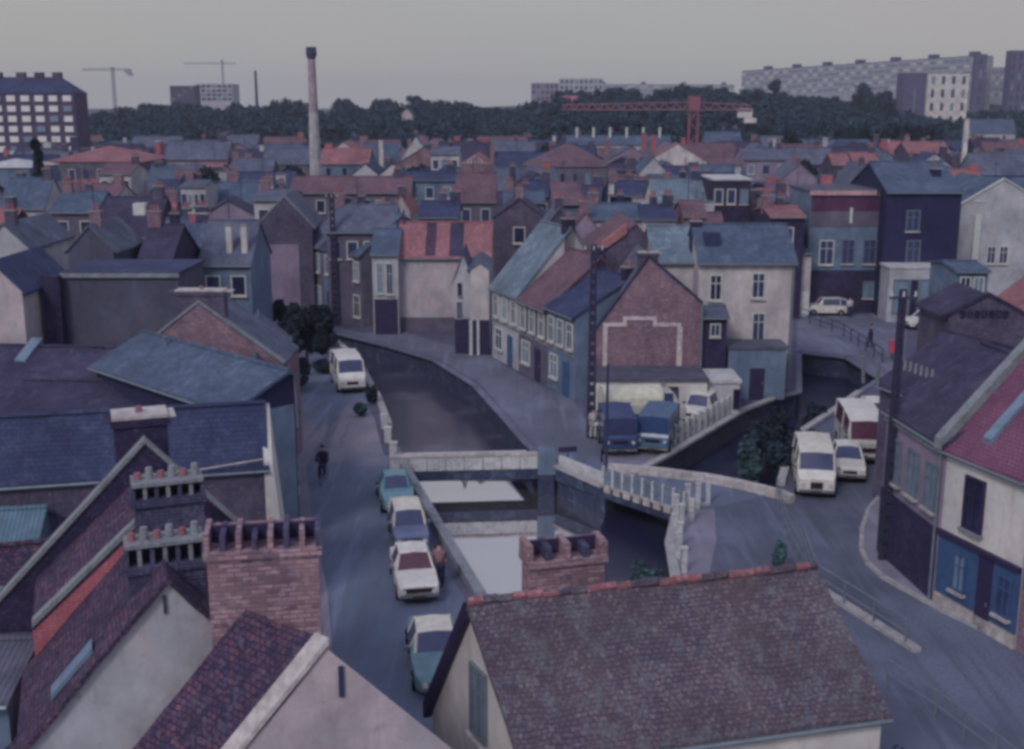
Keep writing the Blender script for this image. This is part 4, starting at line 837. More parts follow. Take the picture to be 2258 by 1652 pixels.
# ================================================================== MIDDLE DISTANCE
def back_y(v, z): return W(CX, v, z).y
def mid(name, label, u0, u1, vr, ve, vb, zr, wall, roof, mode='par', cat='house', **kw):
    """ridge/apex seen at vr with height zr; eave at ve, base at vb"""
    y = back_y(vr, zr); dep = kw.pop('depth', 7)
    if mode in ('par', 'hip'): y -= dep / 2
    return dist_house(name, label, u0, u1, ve, vb, y, dep, wall, roof, mode, rise=ve - vr, cat=cat, **kw)
MIDS = [
 ('terrace_house', 'low slate roofed house at the left edge, above the blank drab wall', 0, 98, 395, 458, 10.5, pl_grey, slate, 'par', 0),
 ('terrace_house', 'low building with a wide blue slate roof near the far left', 112, 212, 425, 468, 9.6, pl_brown, slate, 'par', 2),
 ('gabled_house', 'grey gabled house at the left edge with a pale verge', -40, 62, 496, 545, 10.0, pl_grey, slate_gr, 'gab', 1),
 ('gabled_house', 'drab gable with one round opening, above the blank drab wall', 150, 250, 500, 552, 10.4, pl_drab, slate_gr, 'gab', 1),
 ('dark_roofed_house', 'dark purple roofed house with a small bright dormer window', 215, 345, 438, 520, 10.2, brick_dark, slate_pu, 'par', 0),
 ('gabled_house', 'steep dark gabled house left of the sloping slate roof', 300, 372, 500, 590, 9.8, brick_dark, slate_pu, 'par', 0),
 ('gabled_house', 'steep teal slate roof slope with a pale ridge cap', 350, 440, 486, 590, 9.5, pl_blue, slate, 'par', 0),
 ('gabled_house', 'slate roofed house with a pair of white chimneys on its slope', 440, 552, 490, 582, 9.6, pl_blue, slate_gr, 'par', 2),
 ('hall', 'cream walled hall under the long red hipped roof at the far left', 218, 288, 362, 384, 10.0, pl_grey, tile_old, 'par', 3),
 ('gabled_house', 'small cream house with a row of windows, left of the smokestack', 398, 452, 400, 412, 9.0, pl_grey, slate_gr, 'par', 4),
 ('gabled_house', 'house with a wide grey pyramid roof below the left end of the wood', 363, 500, 312, 350, 12, pl_mauve, slate_gr, 'par', 2),
 ('gabled_house', 'small house with an orange tile roof among grey ones, left of the smokestack', 445, 480, 362, 384, 9.5, pl_pink, tile_red, 'par', 1),
 ('terrace_house', 'long brownish roofed terrace at the foot of the smokestack', 640, 905, 392, 425, 9.8, pl_brown, tile_old, 'par', 6),
 ('warehouse', 'pale wall with a short roof, in front of the smokestack terrace', 560, 640, 422, 442, 9.6, pl_grey, slate_gr, 'par', 2),
 ('long_building', 'long blue slate roof directly left of the smokestack', 545, 686, 322, 372, 8.8, slate_dk, slate, 'par', 0),
 ('long_building', 'long blue slate roof directly right of the smokestack', 716, 872, 322, 380, 8.8, slate_dk, slate_dk, 'par', 3),
 ('gabled_house', 'grey gabled house with a pale steep slope right of the slender white chimney', 885, 950, 302, 348, 12, pl_grey, slate_lt, 'gab', 1),
 ('long_building', 'pale parapet building behind the row of chimney pots', 950, 1012, 326, 340, 11.5, pl_grey, slate_gr, 'par', 3),
 ('long_building', 'long low building with a bright pale gutter line, left of the dull red square roof', 890, 1004, 380, 398, 9.5, pl_blue, slate_dk, 'par', 3),
 ('red_roofed_house', 'house with a plain square dull red roof slope and a row of clay pots', 1006, 1092, 384, 444, 10.2, pl_brown, tile_old, 'par', 2),
 ('red_roofed_house', 'small orange roofed gable beside the thin pole, above the patched red roof', 862, 905, 432, 468, 9.4, pl_pink, tile_red, 'gab', 1),
 ('terrace_house', 'slate roof sloping down towards the quay, behind the tall dark pole', 720, 870, 455, 510, 9.6, pl_brown, slate_gr, 'par', 4),
 ('dark_roofed_house', 'dark roofed house just above the patched red roof', 925, 1010, 448, 480, 9.5, pl_blue, slate_dk, 'par', 2),
 ('red_roofed_house', 'brick house with a plain red roof right of the dull red square one', 1218, 1286, 406, 450, 10.0, brick_brown, tile_old, 'par', 2),
 ('large_building', 'large building under the hipped red roof in the middle distance', 1345, 1402, 366, 376, 10.5, pl_brown, slate_pu, 'par', 3),
 ('slate_roofed_house', 'house with a narrow cream chimney wall left of the pale blue roof', 1345, 1435, 402, 432, 9.6, brick_dark, slate_dk, 'par', 1),
 ('slate_roofed_house', 'pale blue grey metal roof with a white gable edge in the centre right', 1442, 1560, 398, 446, 10.4, pl_white, slate_lt, 'par', 1),
 ('red_roofed_house', 'small red roof tucked under the pale blue grey one', 1508, 1558, 446, 478, 9.6, brick_red, tile_old, 'par', 0),
 ('warehouse', 'dark oxblood block with a pale parapet, right of the pale blue grey roof', 1572, 1656, 394, 398, 11, brick_dark, conc, 'flat', 3),
 ('slate_roofed_house', 'blue slate roof between the brick gables and the pale roof', 1300, 1420, 452, 484, 9.4, pl_grey, slate, 'par', 0),
 ('slate_roofed_house', 'teal slate roof above the dormer roof of the cream house', 1418, 1490, 456, 484, 9.4, pl_pink, slate_dk, 'par', 0),
 ('gabled_house', 'drab gabled house behind the pale slate end of the quay terrace', 1090, 1200, 440, 480, 9.8, brick_brown, slate_pu, 'gab', 1),
 ('gabled_house', 'narrow brownish gabled house above the red roof of the quay terrace', 1205, 1262, 462, 500, 9.6, brick_brown, slate_gr, 'gab', 1),
 ('gabled_house', 'pinkish brown gabled house with a pale band, above the lattice pole', 1262, 1318, 470, 505, 9.2, pl_mauve, tile_old, 'gab', 1),
 ('white_windowed_building', 'building with three bright white windows under a slate roof in the distance', 1558, 1636, 292, 318, 12, pl_blue, slate, 'par', 0),
 ('gabled_house', 'pinkish house with a steep roof, right of the oxblood block', 1722, 1802, 362, 395, 10, pl_mauve, slate_gr, 'gab', 1),
 ('cream_house', 'cream upper wall above a small orange roof, left of the pink corniced house', 1698, 1742, 428, 444, 9.6, pl_grey, slate_gr, 'par', 2),
 ('red_roofed_house', 'dark house with a bright orange roof patch, behind the dormered slate roof', 1700, 1775, 458, 480, 9.2, brick_dark, tile_red, 'par', 1),
 ('gabled_house', 'pale steep gable between orange roofs, above the pink corniced house', 1868, 1938, 362, 415, 10, pl_grey, slate_gr, 'gab', 1),
 ('red_roofed_house', 'pair of bright orange roofs, left, above the pink corniced house', 1836, 1876, 340, 364, 10.3, brick_brown, tile_red, 'par', 1),
 ('red_roofed_house', 'orange red roof, right of the pair above the pink corniced house', 1884, 1940, 338, 362, 10.3, brick_brown, tile_red, 'par', 1),
 ('red_roofed_house', 'wide bright orange roof right of the dark row of trees', 2002, 2096, 314, 338, 11, brick_brown, tile_red, 'par', 0),
 ('slate_roofed_house', 'blue slate roofed building beside the slender white chimney, far right', 2140, 2240, 264, 292, 13, pl_grey, slate, 'par', 2),
 ('slate_roofed_house', 'broad slate roofed house behind the grey gable at the right edge', 2150, 2300, 340, 385, 10.8, pl_blue, slate_gr, 'par', 1),
 ('slate_roofed_house', 'slate roofed row left of the bushy round tree', 1640, 1740, 330, 352, 11, pl_mauve, slate_gr, 'par', 3),
 ('long_building', 'very long low slate roof with a row of slender white chimneys', 1250, 1480, 300, 318, 11, pl_grey, slate, 'par', 0),
 ('long_building', 'grey blue slate roofs at the foot of the wood, right of the white gable', 1085, 1180, 312, 340, 11, pl_grey, slate_gr, 'par', 2),
 ('slate_roofed_house', 'small slate house with a diagonal pale ridge, right of the hipped red roof', 1410, 1470, 348, 380, 10.6, pl_grey, slate, 'gab', 1),
 ('dark_roofed_house', 'dark slate roofed house in front of the hipped red roof', 1150, 1212, 400, 432, 9.8, pl_brown, slate_dk, 'par', 2),
 ('slate_roofed_house', 'blue grey roof just left of the brick house with plain red roof', 1112, 1200, 424, 448, 9.4, pl_blue, slate, 'par', 1),
]
mo = {}
for i, (nm, lb, u0, u1, vr, ve, zr, wl, rf, md, nwin) in enumerate(MIDS):
    h_ = mid(nm, lb, u0, u1, vr, ve, ve + 40, zr, wl, rf, md, depth=6 + (i % 3)); mo[lb] = h_
    zt = h_.he - .9
    for k in range(nwin):
        a_ = h_.w * (k + .5) / nwin; ww = min(.45, h_.w / nwin * .28); h_.win('f', a_ - ww, a_ + ww, zt - 1.3, zt, 'w' if (i + k) % 3 else 'z', bars=False)
    if md == 'par' and i % 4 != 3: h_.chim(h_.w * (.12 if i % 2 else .88), h_.rb, .9, .6, h_.hr + 1.0, (brick_brown, brick_red, brick_soot, pl_grey)[i % 4], pots=3)
    if i % 2 and zr < 11:
        m = MB(); q = h_.P(h_.w * .4, h_.rb if md == 'par' else 2.0, h_.hr); m.bar(q, q + Vector((0, 0, 2.4)), .035, iron_d, 4)
        for kk in range(4): zz_ = 2.3 - kk * .22; m.bar(q + Vector((-.5 + kk * .05, 0, zz_)), q + Vector((.5 - kk * .05, 0, zz_)), .02, iron_d, 3)
        m.build('aerial', h_.roof)
    if md == 'par' and i % 4 in (1, 2): h_.chim(h_.w * (.45 + .1 * (i % 3)), h_.rb * 1.2, .6, .5, h_.hr + .8, (brick_soot, brick_brown, brick_dark)[i % 3], pots=2)
    if md == 'gab': h_.chim(h_.ra, 1.5, .7, .6, h_.hr + .8, brick_red if i % 2 else brick_brown, z0=h_.hr - .5, pots=2)
h_ = mo['dark purple roofed house with a small bright dormer window']; h_.dormer(h_.w * .62, .5, 1.0, 1.1, wht, slate_lt)
h_ = mo['slate roofed house with a pair of white chimneys on its slope']
for k in (.55, .85): h_.chim(h_.w * k, .9, .38, .38, h_.he + 2.6, pl_white, z0=h_.he, pots=0)
h_ = mo['steep teal slate roof slope with a pale ridge cap']; h_.chim(h_.w * .8, h_.rb, 1.4, .5, h_.hr + .5, orange_wall, pots=0, cap=stone)
h_ = mo['very long low slate roof with a row of slender white chimneys']
for k in range(6): h_.chim(h_.w * (.1 + .16 * k), h_.rb * .8, .5, .5, h_.hr + 1.9, wht, pots=0)
h_ = mo['building with three bright white windows under a slate roof in the distance']
for k in range(3): h_.win('f', h_.w * (.1 + .3 * k), h_.w * (.27 + .3 * k), h_.he - 2.4, h_.he - .8, 'w', pane=curtain, bars=False)
h_ = mo['house with a plain square dull red roof slope and a row of clay pots']; h_.chim(h_.w * .5, h_.rb + .5, h_.w * .8, .6, h_.hr + 1.1, brick_red, pots=7)
h_ = mo['house with a narrow cream chimney wall left of the pale blue roof']; h_.chim(.15, .3, .55, .6, h_.hr, pl_white, z0=0, pots=0)
h_ = mo['pale blue grey metal roof with a white gable edge in the centre right']; h_.strip('f', -.3, .15, 1, h_.he + .3, pl_white, 'end_pier', .3)
# wide hipped roofs
hp = mid('hall', 'large building with a long hipped red tile roof below the brick apartment block', 102, 312, 322, 357, 400, 11.5, pl_brown, tile_red, 'hip', depth=16)
for k in range(6): hp.win('f', hp.w * (.08 + .15 * k), hp.w * (.14 + .15 * k), hp.he - 3, hp.he - 1.2, 'w' if k % 2 else 'z', bars=False)
hp = mid('hall', 'large building with a steep hipped red tile roof, left of the crane', 1166, 1350, 316, 368, 405, 12.0, pl_brown, tile_old, 'hip', depth=15)
for k in range(6): hp.win('f', hp.w * (.08 + .15 * k), hp.w * (.13 + .15 * k), hp.he - 2.4, hp.he - 1.0, 'z', bars=False)
hp = mid('pale_roofed_building', 'low building with a pale roof at the left edge, below the brick apartment block', -60, 64, 350, 370, 400, 11, pl_blue, conc, 'hip', depth=10)
tall = dist_house('chimney_wall', 'tall slim pinkish chimney slab standing among the roofs, far left', 341, 352, 314, 400, 205, 2.2, orange_wall, stone, 'flat', cat='chimney')
wc = dist_house('white_chimney', 'slender white chimney among the far roofs, right of the smokestack', 835, 844, 312, 380, 228, .8, pl_white, stone, 'flat', cat='chimney')
wc2 = dist_house('white_chimney', 'tall slender white chimney on the far right, beside the slate roofed building', 2130, 2138, 264, 345, 185, .7, pl_white, stone, 'flat', cat='chimney')

# smokestack
def stack(name, label, base, h, r0, r1, m, head=True, bands=0):
    root = empty(name, base, label, 'smokestack'); b = Vector(base); mb = MB(); n = 24
    for k in range(n): 
        f0, f1 = k / n, (k + 1) / n; mb.bar(b + Vector((0, 0, h * f0)), b + Vector((0, 0, h * f1)), r0 + (r1 - r0) * f0, m if (k > n * .62 or not bands) else bands, 14, r0 + (r1 - r0) * f1)
    mb.build('shaft', root, smooth=False)
    if head:
        mb = MB(); t = b + Vector((0, 0, h)); mb.bar(t - Vector((0, 0, 1.5)), t - Vector((0, 0, .6)), r1, brick_soot, 14, r1 * 1.55); mb.bar(t - Vector((0, 0, .6)), t + Vector((0, 0, .6)), r1 * 1.55, brick_soot, 14, r1 * 1.4); mb.build('crown', root)
    return root
yb = 205; pb = WY(702, 440, yb); pt = WY(690, 112, yb); pb.z = 0
stack('smokestack', 'tall tapering brick smokestack rising above the rooftops against the sky', (pb.x - .3, yb, 0), pt.z, 1.12, .6, M('stack brick', C(122, 106, 124, 1.3), 'brick', size=3), bands=M('pale stack brick', C(130, 126, 138, 1.35), 'brick', size=3))
pt = WY(563, 156, 620); stack('smokestack', 'thin distant smokestack on the skyline above the wood', (pt.x, 620, 0), pt.z, 1.0, .6, brick_soot, head=False)

# skyline buildings
def block(name, label, u0, u1, vt, y, z0, depth, wall, rows, cols, frame=.6, wm=None, roof='flat', phi=0, rise=0, dark=None, cat='apartment block'):
    h_ = dist_house(name, label, u0, u1, vt, vt + 100, y, depth, wall, slate_dk, 'flat' if roof == 'flat' else 'hip', rise=rise, cat=cat, phi=phi)
    H_ = h_.he - z0; o_, al, n_ = h_.side('f')
    for r in range(rows):
        for c in range(cols):
            cx_, cz = h_.w * (c + .5) / cols, z0 + H_ * (r + .5) / rows; ww, hh = h_.w / cols * frame / 2, H_ / rows * .29
            if dark is not None:
                m = MB(); m.box(o_, al, n_, cx_ - ww, cx_ + ww, .05, .25, cz - hh, cz + hh, (glass if (r * 5 + c * 3) % 4 else glass_b) if dark else wm); m.build('window', h_.o)
            else:
                m = MB(); m.box(o_, al, n_, cx_ - ww, cx_ + ww, .05, .35, cz - hh, cz + hh, wm if (r * 7 + c * 5) % 6 else glass_b); w_o = m.build('window', h_.o)
    return h_
apt_br = M('apartment brick', C(74, 62, 92), 'brick', size=3); apt_wh = M('apartment cladding', C(128, 126, 144), 'plaster'); apt_pu = M('apartment end wall', C(76, 72, 104), 'plaster')
ab = block('apartment_block', 'brick apartment block with a hipped roof and rows of white windows, left edge', -240, 163, 206, 262, 3, 8, apt_br, 8, 13, .6, M('apartment window blinds', (.8, .78, .8), 'paint'), 'hip', rise=36)
for k in (0.55, .68, .78, .88): ab.chim(ab.w * k, 4, 1.8, 1.4, ab.hr + .9, apt_br, z0=ab.hr - 1, pots=0)
block('apartment_block', 'dark brown tower block on the skyline left of the smokestack', 374, 428, 190, 760, 20, 14, apt_br, 4, 4, .4, glass, dark=True)
block('office_building', 'pale grey flat roofed building on the skyline beside the dark brown block', 430, 512, 186, 800, 20, 20, apt_pu if False else pl_grey, 4, 7, .7, glass, dark=True, cat='office building')
LONG = [('long pale apartment slab along the right skyline', 1640, 2165, 152, 900, -3.6), ]
# long slabs step up to the right: built as adjoining staircase sections of one slab
def slab_row(name, label, u0, u1, v0, v1, y0, y1, n, rows, drop, dep=12):
    root = empty(name, WY((u0 + u1) / 2, (v0 + v1) / 2, (y0 + y1) / 2), label, 'apartment block'); 
    pa, pb_ = WY(u0, v0, y0), WY(u1, v1, y1); ex = flat(pb_ - pa).normalized(); ey = Vector((-ex.y, ex.x, 0)); Lw = flat(pb_ - pa).length
    for k in range(n):
        x0, x1 = Lw * k / n, Lw * (k + 1) / n; top = pa.z + (pb_.z - pa.z) * (k + .5) / n
        m = MB(); m.box(flat(pa), ex, ey, x0, x1, 0, dep, -3, top, apt_wh); m.build('wall', root)
        m = MB(); m.box(flat(pa), ex, ey, x0 + .2, x1 - .2, .3, dep - .3, top, top + .5, slate_dk); 
        if k % 2: m.box(flat(pa), ex, ey, (x0 + x1) / 2 - 2.2, (x0 + x1) / 2 + 2.2, 3, 8, top + .5, top + 3.0, apt_pu)
        m.build('roof', root)
        for r in range(rows):
            z = top - 1.4 - drop * r; m = MB()
            for j in range(3):
                a0_ = x0 + (x1 - x0) * (j + .06) / 3; a1_ = x0 + (x1 - x0) * (j + .94) / 3; m.box(flat(pa), ex, ey, a0_, a1_, -.12, -.02, z - 1.5, z, M('slab window band', C(92, 96, 122), 'plain') if (j + r + k) % 3 else curtain)
            m.build('window_band', root)
    return root
slab_row('apartment_slab', 'very long pale apartment slab stepping along the right skyline', 1636, 2158, 158, 124, 900, 700, 14, 5, 3.4)
slab_row('apartment_slab', 'pale apartment slab cut by the right edge, behind the crane and poplars', 2166, 2330, 152, 146, 760, 700, 5, 5, 3.4)
slab_row('apartment_slab', 'low long pale slab just above the wood in the centre', 1175, 1620, 186, 188, 1250, 1250, 10, 2, 3.6)
block('apartment_block', 'pinkish apartment block at the left end of the centre skyline', 1172, 1232, 184, 900, 20, 12, pl_mauve, 3, 6, .6, glass, dark=True)
block('apartment_block', 'pale apartment block on the centre skyline between the pinkish one and the trees', 1234, 1330, 174, 1000, 20, 12, pl_grey, 4, 9, .6, glass, dark=True)
block('tower_block', 'dark windowless tower at the right end of the long slab', 2154, 2178, 120, 690, 2, 5, apt_pu, 6, 1, .2, glass, dark=True)
block('tower_block', 'dark tower block at the upper right corner of the skyline', 2232, 2300, 112, 680, 2, 8, apt_pu, 8, 5, .4, glass, dark=True)
block('apartment_block', 'windowless purple grey end wall of the nearer apartment block, right', 1994, 2046, 162, 560, 0, 10, apt_pu, 1, 1, .05, apt_pu)
block('apartment_block', 'nearer cream apartment block with scattered dark balconies, right', 2048, 2138, 162, 558, 2, 14, pl_white, 5, 4, .3, glass, dark=True)
# church tower like brick thing in the wood
pw = dist_house('large_building', 'pinkish many windowed building half hidden in the wood, left of the orange crane', 1298, 1358, 236, 290, 520, 14, pl_mauve, tile_old, 'par', rise=6)
for r in range(3):
    for k in range(4): pw.win('f', pw.w * (.1 + .22 * k), pw.w * (.2 + .22 * k), pw.he - 3 - 4 * r, pw.he - 1.5 - 4 * r, 'z', bars=False)
dist_house('red_roofed_house', 'distant house with a bright orange red roof at the edge of the wood', 1241, 1278, 226, 260, 540, 9, pl_grey, tile_red, 'par', rise=14)
dist_house('red_roofed_house', 'small pink walled villa in a gap of the wood, centre', 1475 - 300 - 290, 908, 252, 270, 480, 8, pl_pink, tile_old, 'gab', rise=12)

# ================================================================== CRANES
def crane(name, label, mast_u, v_top, v_jib, u_left, u_right, y, m, r=.25, cw=None, zbase=0, wid=1.2, jm=None):
    p = WY(mast_u, v_jib, y); root = empty(name, (p.x, y, zbase), label, 'tower crane'); top = WY(mast_u, v_top, y).z; X = Vector((1, 0, 0))
    mb = MB(); hw = wid / 2
    for sx_ in (-hw, hw):
        for sy_ in (-hw, hw): mb.bar((p.x + sx_, y + sy_, zbase), (p.x + sx_, y + sy_, p.z), r * .5, m, 4)
    n = int((p.z - zbase) / (wid * 1.3))
    for k in range(n):
        z0, z1 = zbase + (p.z - zbase) * k / n, zbase + (p.z - zbase) * (k + 1) / n; s_ = 1 if k % 2 else -1
        mb.bar((p.x - hw * s_, y - hw, z0), (p.x + hw * s_, y - hw, z1), r * .4, m, 4); mb.bar((p.x + hw, y - hw * s_, z0), (p.x + hw, y + hw * s_, z1), r * .4, m, 4)
    mb.build('mast', root)
    mb = MB(); mb.box(p, X, Vector((0, 1, 0)), -hw * 1.3, hw * 1.3, -hw * 1.3, hw * 1.3, p.z - .2, top if top - p.z < 6 else p.z + 2.5, m); mb.build('cab', root)
    xl, xr = WY(u_left, v_jib, y).x, WY(u_right, v_jib, y).x
    for (x_end, nm) in ((xl, 'jib'), (xr, 'counter_jib')):
        m = jm or m; mb = MB(); hj = wid * .5
        for yy, zz_ in ((-hj, 0), (hj, 0), (0, wid * .9)): mb.bar((p.x, y + yy, p.z + zz_), (x_end, y + yy, p.z + zz_ * (.6 if zz_ else 1)), r * .5, m, 4)
        n = max(3, int(abs(x_end - p.x) / (wid * 1.4)))
        for k in range(n):
            xa, xb = p.x + (x_end - p.x) * k / n, p.x + (x_end - p.x) * (k + 1) / n; mb.bar((xa, y - hj, p.z), ((xa + xb) / 2, y, p.z + wid * .8), r * .35, m, 4); mb.bar(((xa + xb) / 2, y, p.z + wid * .8), (xb, y - hj, p.z), r * .35, m, 4)
        mb.build(nm, root)
    if cw:
        mb = MB(); mb.box(Vector((xr, y, 0)), X, Vector((0, 1, 0)), -3.2, .3, -.9, .9, p.z - 1.8, p.z + .4, cw); mb.box(Vector((xr, y, 0)), X, Vector((0, 1, 0)), -1.6, 1.4, -.9, .9, p.z - 3.1, p.z - 1.9, cw); mb.build('counterweight', root)
    return root
or_m = M('orange crane paint', C(112, 70, 92, .85), 'paint', rough=.6); gr_m = M('far crane grey', C(110, 110, 130), 'paint')
crane('tower_crane', 'orange red tower crane with white counterweights standing among the houses', 1530, 212, 243, 1240, 1655, 300, or_m, r=.44, cw=pl_white, wid=2.1, jm=M('weathered crane jib', C(96, 68, 84), 'paint'))
crane('tower_crane', 'faint distant tower crane above the far left skyline', 248, 148, 155, 182, 288, 700, gr_m, r=.35, cw=gr_m, zbase=10, wid=1.3)
crane('tower_crane', 'faint crane mast above the pale flat roofed skyline building', 490, 132, 141, 404, 520, 900, gr_m, r=.3, zbase=20, wid=1.1)

# ================================================================== TREES
def crown_mesh(name, rx, rz, n, leaf_s, m, seed, lobes=7, col_taper=False):
    r_ = random.Random(seed); L_ = []
    for k in range(lobes):
        a = r_.random() * 6.283; q = r_.random() ** .5 * .62; zz_ = (r_.random() - .35) * .8
        if col_taper: q *= .35; zz_ = -0.8 + 1.7 * k / lobes
        L_.append((math.cos(a) * q * rx, math.sin(a) * q * rx, zz_ * rz, (.26 + .24 * r_.random()) * (.55 + .45 * (1 - max(0, zz_))) if not col_taper else .34 * (1.15 - .9 * k / lobes)))
    vs_, fs = [], []
    for i in range(n):
        lx, ly, lz, lr = L_[r_.randrange(lobes)]
        d = Vector((r_.gauss(0, 1), r_.gauss(0, 1), r_.gauss(0, 1))).normalized(); q = (r_.random() ** .4) * 1.12
        p = Vector((lx + d.x * lr * rx * q, ly + d.y * lr * rx * q, lz + d.z * lr * (rz if not col_taper else rz * .45) * q))
        t = Vector((r_.gauss(0, 1), r_.gauss(0, 1), r_.gauss(0, 1))).normalized(); b = t.cross(d + Vector((.1, .2, .3)) * r_.random()).normalized(); s = leaf_s * (.5 + r_.random())
        c = len(vs_); vs_ += [p - t * s - b * s * .5, p + t * s * .2 - b * s, p + t * s + b * s * .4, p - t * s * .3 + b * s * .8]; fs.append((c, c + 1, c + 2, c + 3))
    me = bpy.data.meshes.new(name); me.from_pydata(vs_, [], fs); me.materials.append(m); return me
def tree(label, base, rx, rz, h, m, seed, group=None, n=2600, name='tree', leaf_s=None, col=False, lobes=15):
    root = empty(name, base, label, 'tree', group); b = Vector(base)
    c = bpy.data.objects.new('crown', crown_mesh('crown', rx, rz, n, leaf_s or rx * .085, m, seed, lobes, col)); COL.objects.link(c); c.parent = root; c.location = (0, 0, h - rz)
    t = MB(); r0 = max(.12, rx * .06); t.bar(b, b + Vector((0, 0, h - rz)), r0, bark, 8, r0 * .6)
    rr_ = random.Random(seed)
    for k in range(4):
        a = rr_.random() * 6.28; s0 = b + Vector((0, 0, (h - rz) * .8)); t.bar(s0, s0 + Vector((math.cos(a) * rx * .5, math.sin(a) * rx * .5, rz * .7)), r0 * .45, bark, 6, r0 * .15)
    t.build('trunk', root); return root
def tree_px(label, u, vb, vt, wpx, y, m, seed, zb=0, **kw):
    p = WY(u, vt, y); s = F / (y * CT + (H - p.z) * ST); rx = wpx / 2 / s; h = p.z - zb; rz = h * .56 if kw.get('name') == 'bush' else min(h * .5, rx * 1.3) if not kw.get('col') else h * .47
    return tree(label, (p.x, y, zb), rx, rz, h, m, seed, **kw)
tree_px('dark columnar cypress beside the brick apartment block', 76, 400, 282, 44, 150, leaf_n, 5, col=True, n=4200, lobes=9, leaf_s=.4)
tree_px('big dark bushy tree at the end of the left street above the canal', 672, 840, 655, 120, 80, leaf_n, 11, n=7000, leaf_s=.17)
tree_px('dark leafy tree leaning over the canal bend, right of the big bushy one', 712, 780, 722, 64, 88, leaf_n, 12, n=3500, leaf_s=.15)
tree_px('low dark shrubs at the foot of the big bushy tree, left street end', 655, 870, 780, 60, 74, leaf_n, 14, name='bush', n=3500, leaf_s=.14)
tree_px('dark shrub beside the white van on the left street', 712, 850, 790, 46, 79, leaf_n, 15, name='bush', n=2600, leaf_s=.13)
tree_px('bushy tree behind the brick gable with the pale verge', 612, 700, 655, 50, 92, leaf_n, 13, n=3000, leaf_s=.16)
tree_px('round dark tree left of the orange roofs, right middle distance', 1746, 345, 282, 52, 262, leaf_n, 21, n=2200)
for k, (u, vt, w_) in enumerate(((1862, 275, 60), (1912, 266, 64), (1962, 262, 62), (2015, 262, 60), (2062, 266, 56))):
    tree_px(('leftmost', 'second', 'third', 'fourth', 'rightmost')[k] + ' tree of the dark tree row above the bright orange roof', u, 325, vt, w_, 300 + k * 3, leaf_n, 30 + k, group='row of dark trees, right middle distance', n=2200)
for k, (u, vt, w_) in enumerate(((1905, 176, 60), (1955, 188, 52), (1710, 168, 36))):
    tree_px(('tall rounded tree, the taller of the pair before the long apartment slab', 'rounded tree, the lower of the pair before the long apartment slab', 'small tree breaking the skyline before the left end of the long slab')[k], u, 240, vt, w_, 540, leaf, 40 + k, n=1800)
tree_px('bush growing from the wall of the dark right canal arm', 1768, 965, 918, 90, 60, leaf_n, 50, zb=WZ, name='bush', n=3000, leaf_s=.12)
tree_px('greenish bush on the canal wall beside the picket fence', 1690, 960, 925, 80, 61, leaf_n, 51, zb=WZ, name='bush', n=2600, leaf_s=.12)
for k_, (u_, v_, t_, w_) in enumerate(((1715, 925, 890, 60), (1660, 985, 955, 70), (1735, 1000, 950, 60), (1800, 905, 872, 60))):
    tree_px(('scrubby dark growth high on the far side of the right canal arm', 'low weeds against the foot of the brown retaining wall', 'dark shrub on the bank just left of the snub nosed van', 'dark growth at the water below the far quay, right')[k_], u_, v_, t_, w_, (64, 58, 57.5, 68)[k_], leaf_n if k_ != 1 else leaf_g, 80 + k_, zb=WZ, name='bush', n=2400, leaf_s=.12)
tree_px('weedy bush between the white van and the canal edge', 818, 880, 846, 34, 70.5, leaf_n, 52, name='bush', n=1400, leaf_s=.1)
tree_px('low weeds on the kerb below the white van', 795, 915, 885, 36, 67.5, leaf_g, 53, name='bush', n=900, leaf_s=.09)
tree_px('green weedy bush in the basin corner under the railed bridge', 1430, 1280, 1228, 80, 44, leaf_g, 54, zb=WZ, name='bush', n=2200, leaf_s=.09)
tree_px('leafy bush at the bottom right, in front of the thin handrail', 1990, 1652, 1588, 110, 24, leaf_n, 55, name='bush', n=2600, leaf_s=.08)
tree_px('thin climbing bush at the fork of the two right lanes', 1722, 1260, 1175, 34, 43.5, leaf_g, 56, name='bush', n=1200, leaf_s=.07)
# the wood: one far mass
random.seed(4)
wv, wf = [], []
protos = [crown_mesh('wood_part', 1, 1, 520, .085, leaf, 60 + k, 7) for k in range(5)]
def prof(u):   # tree-top line of the wood in the photograph
    P_ = [(180, 236), (230, 230), (300, 224), (380, 216), (470, 222), (540, 214), (640, 208), (690, 218), (760, 210), (815, 228), (850, 206), (960, 204), (1010, 216), (1100, 222), (1165, 218), (1200, 196), (1300, 182), (1400, 178), (1480, 176), (1560, 178), (1640, 184), (1700, 186), (1760, 194), (1840, 196), (1900, 214), (1980, 222), (2020, 232), (2160, 236), (2260, 232)]
    for (a, x), (b, y) in zip(P_, P_[1:]):
        if a <= u <= b: return x + (y - x) * (u - a) / (b - a)
    return 240
for i in range(800):
    u = 170 + 2120 * random.random(); row = random.random() ** .55; y = 312 + 270 * row ** .8
    vt = prof(u) - 5 + (1 - row) * 92 + random.uniform(0, 13)
    if u > 1720: vt = max(vt, 205)
    p = WY(u, vt, y); rx = random.uniform(5, 9.5); rz = rx * random.uniform(.8, 1.15); me = protos[i % 5]; c = len(wv); a = random.random() * 6.28; ca, sa = math.cos(a), math.sin(a)
    for v_ in me.vertices: wv.append((p.x + rx * (v_.co.x * ca - v_.co.y * sa), y + rx * (v_.co.x * sa + v_.co.y * ca), p.z - rz + rz * v_.co.z))
    for f_ in me.polygons: wf.append(tuple(c + x for x in f_.vertices))
me = bpy.data.meshes.new('wood'); me.from_pydata(wv, [], wf); me.materials.append(leaf); o = bpy.data.objects.new('wood', me); COL.objects.link(o)
tag(o, 'dark wood stretching along the whole skyline behind the town', 'wood', kind='stuff')

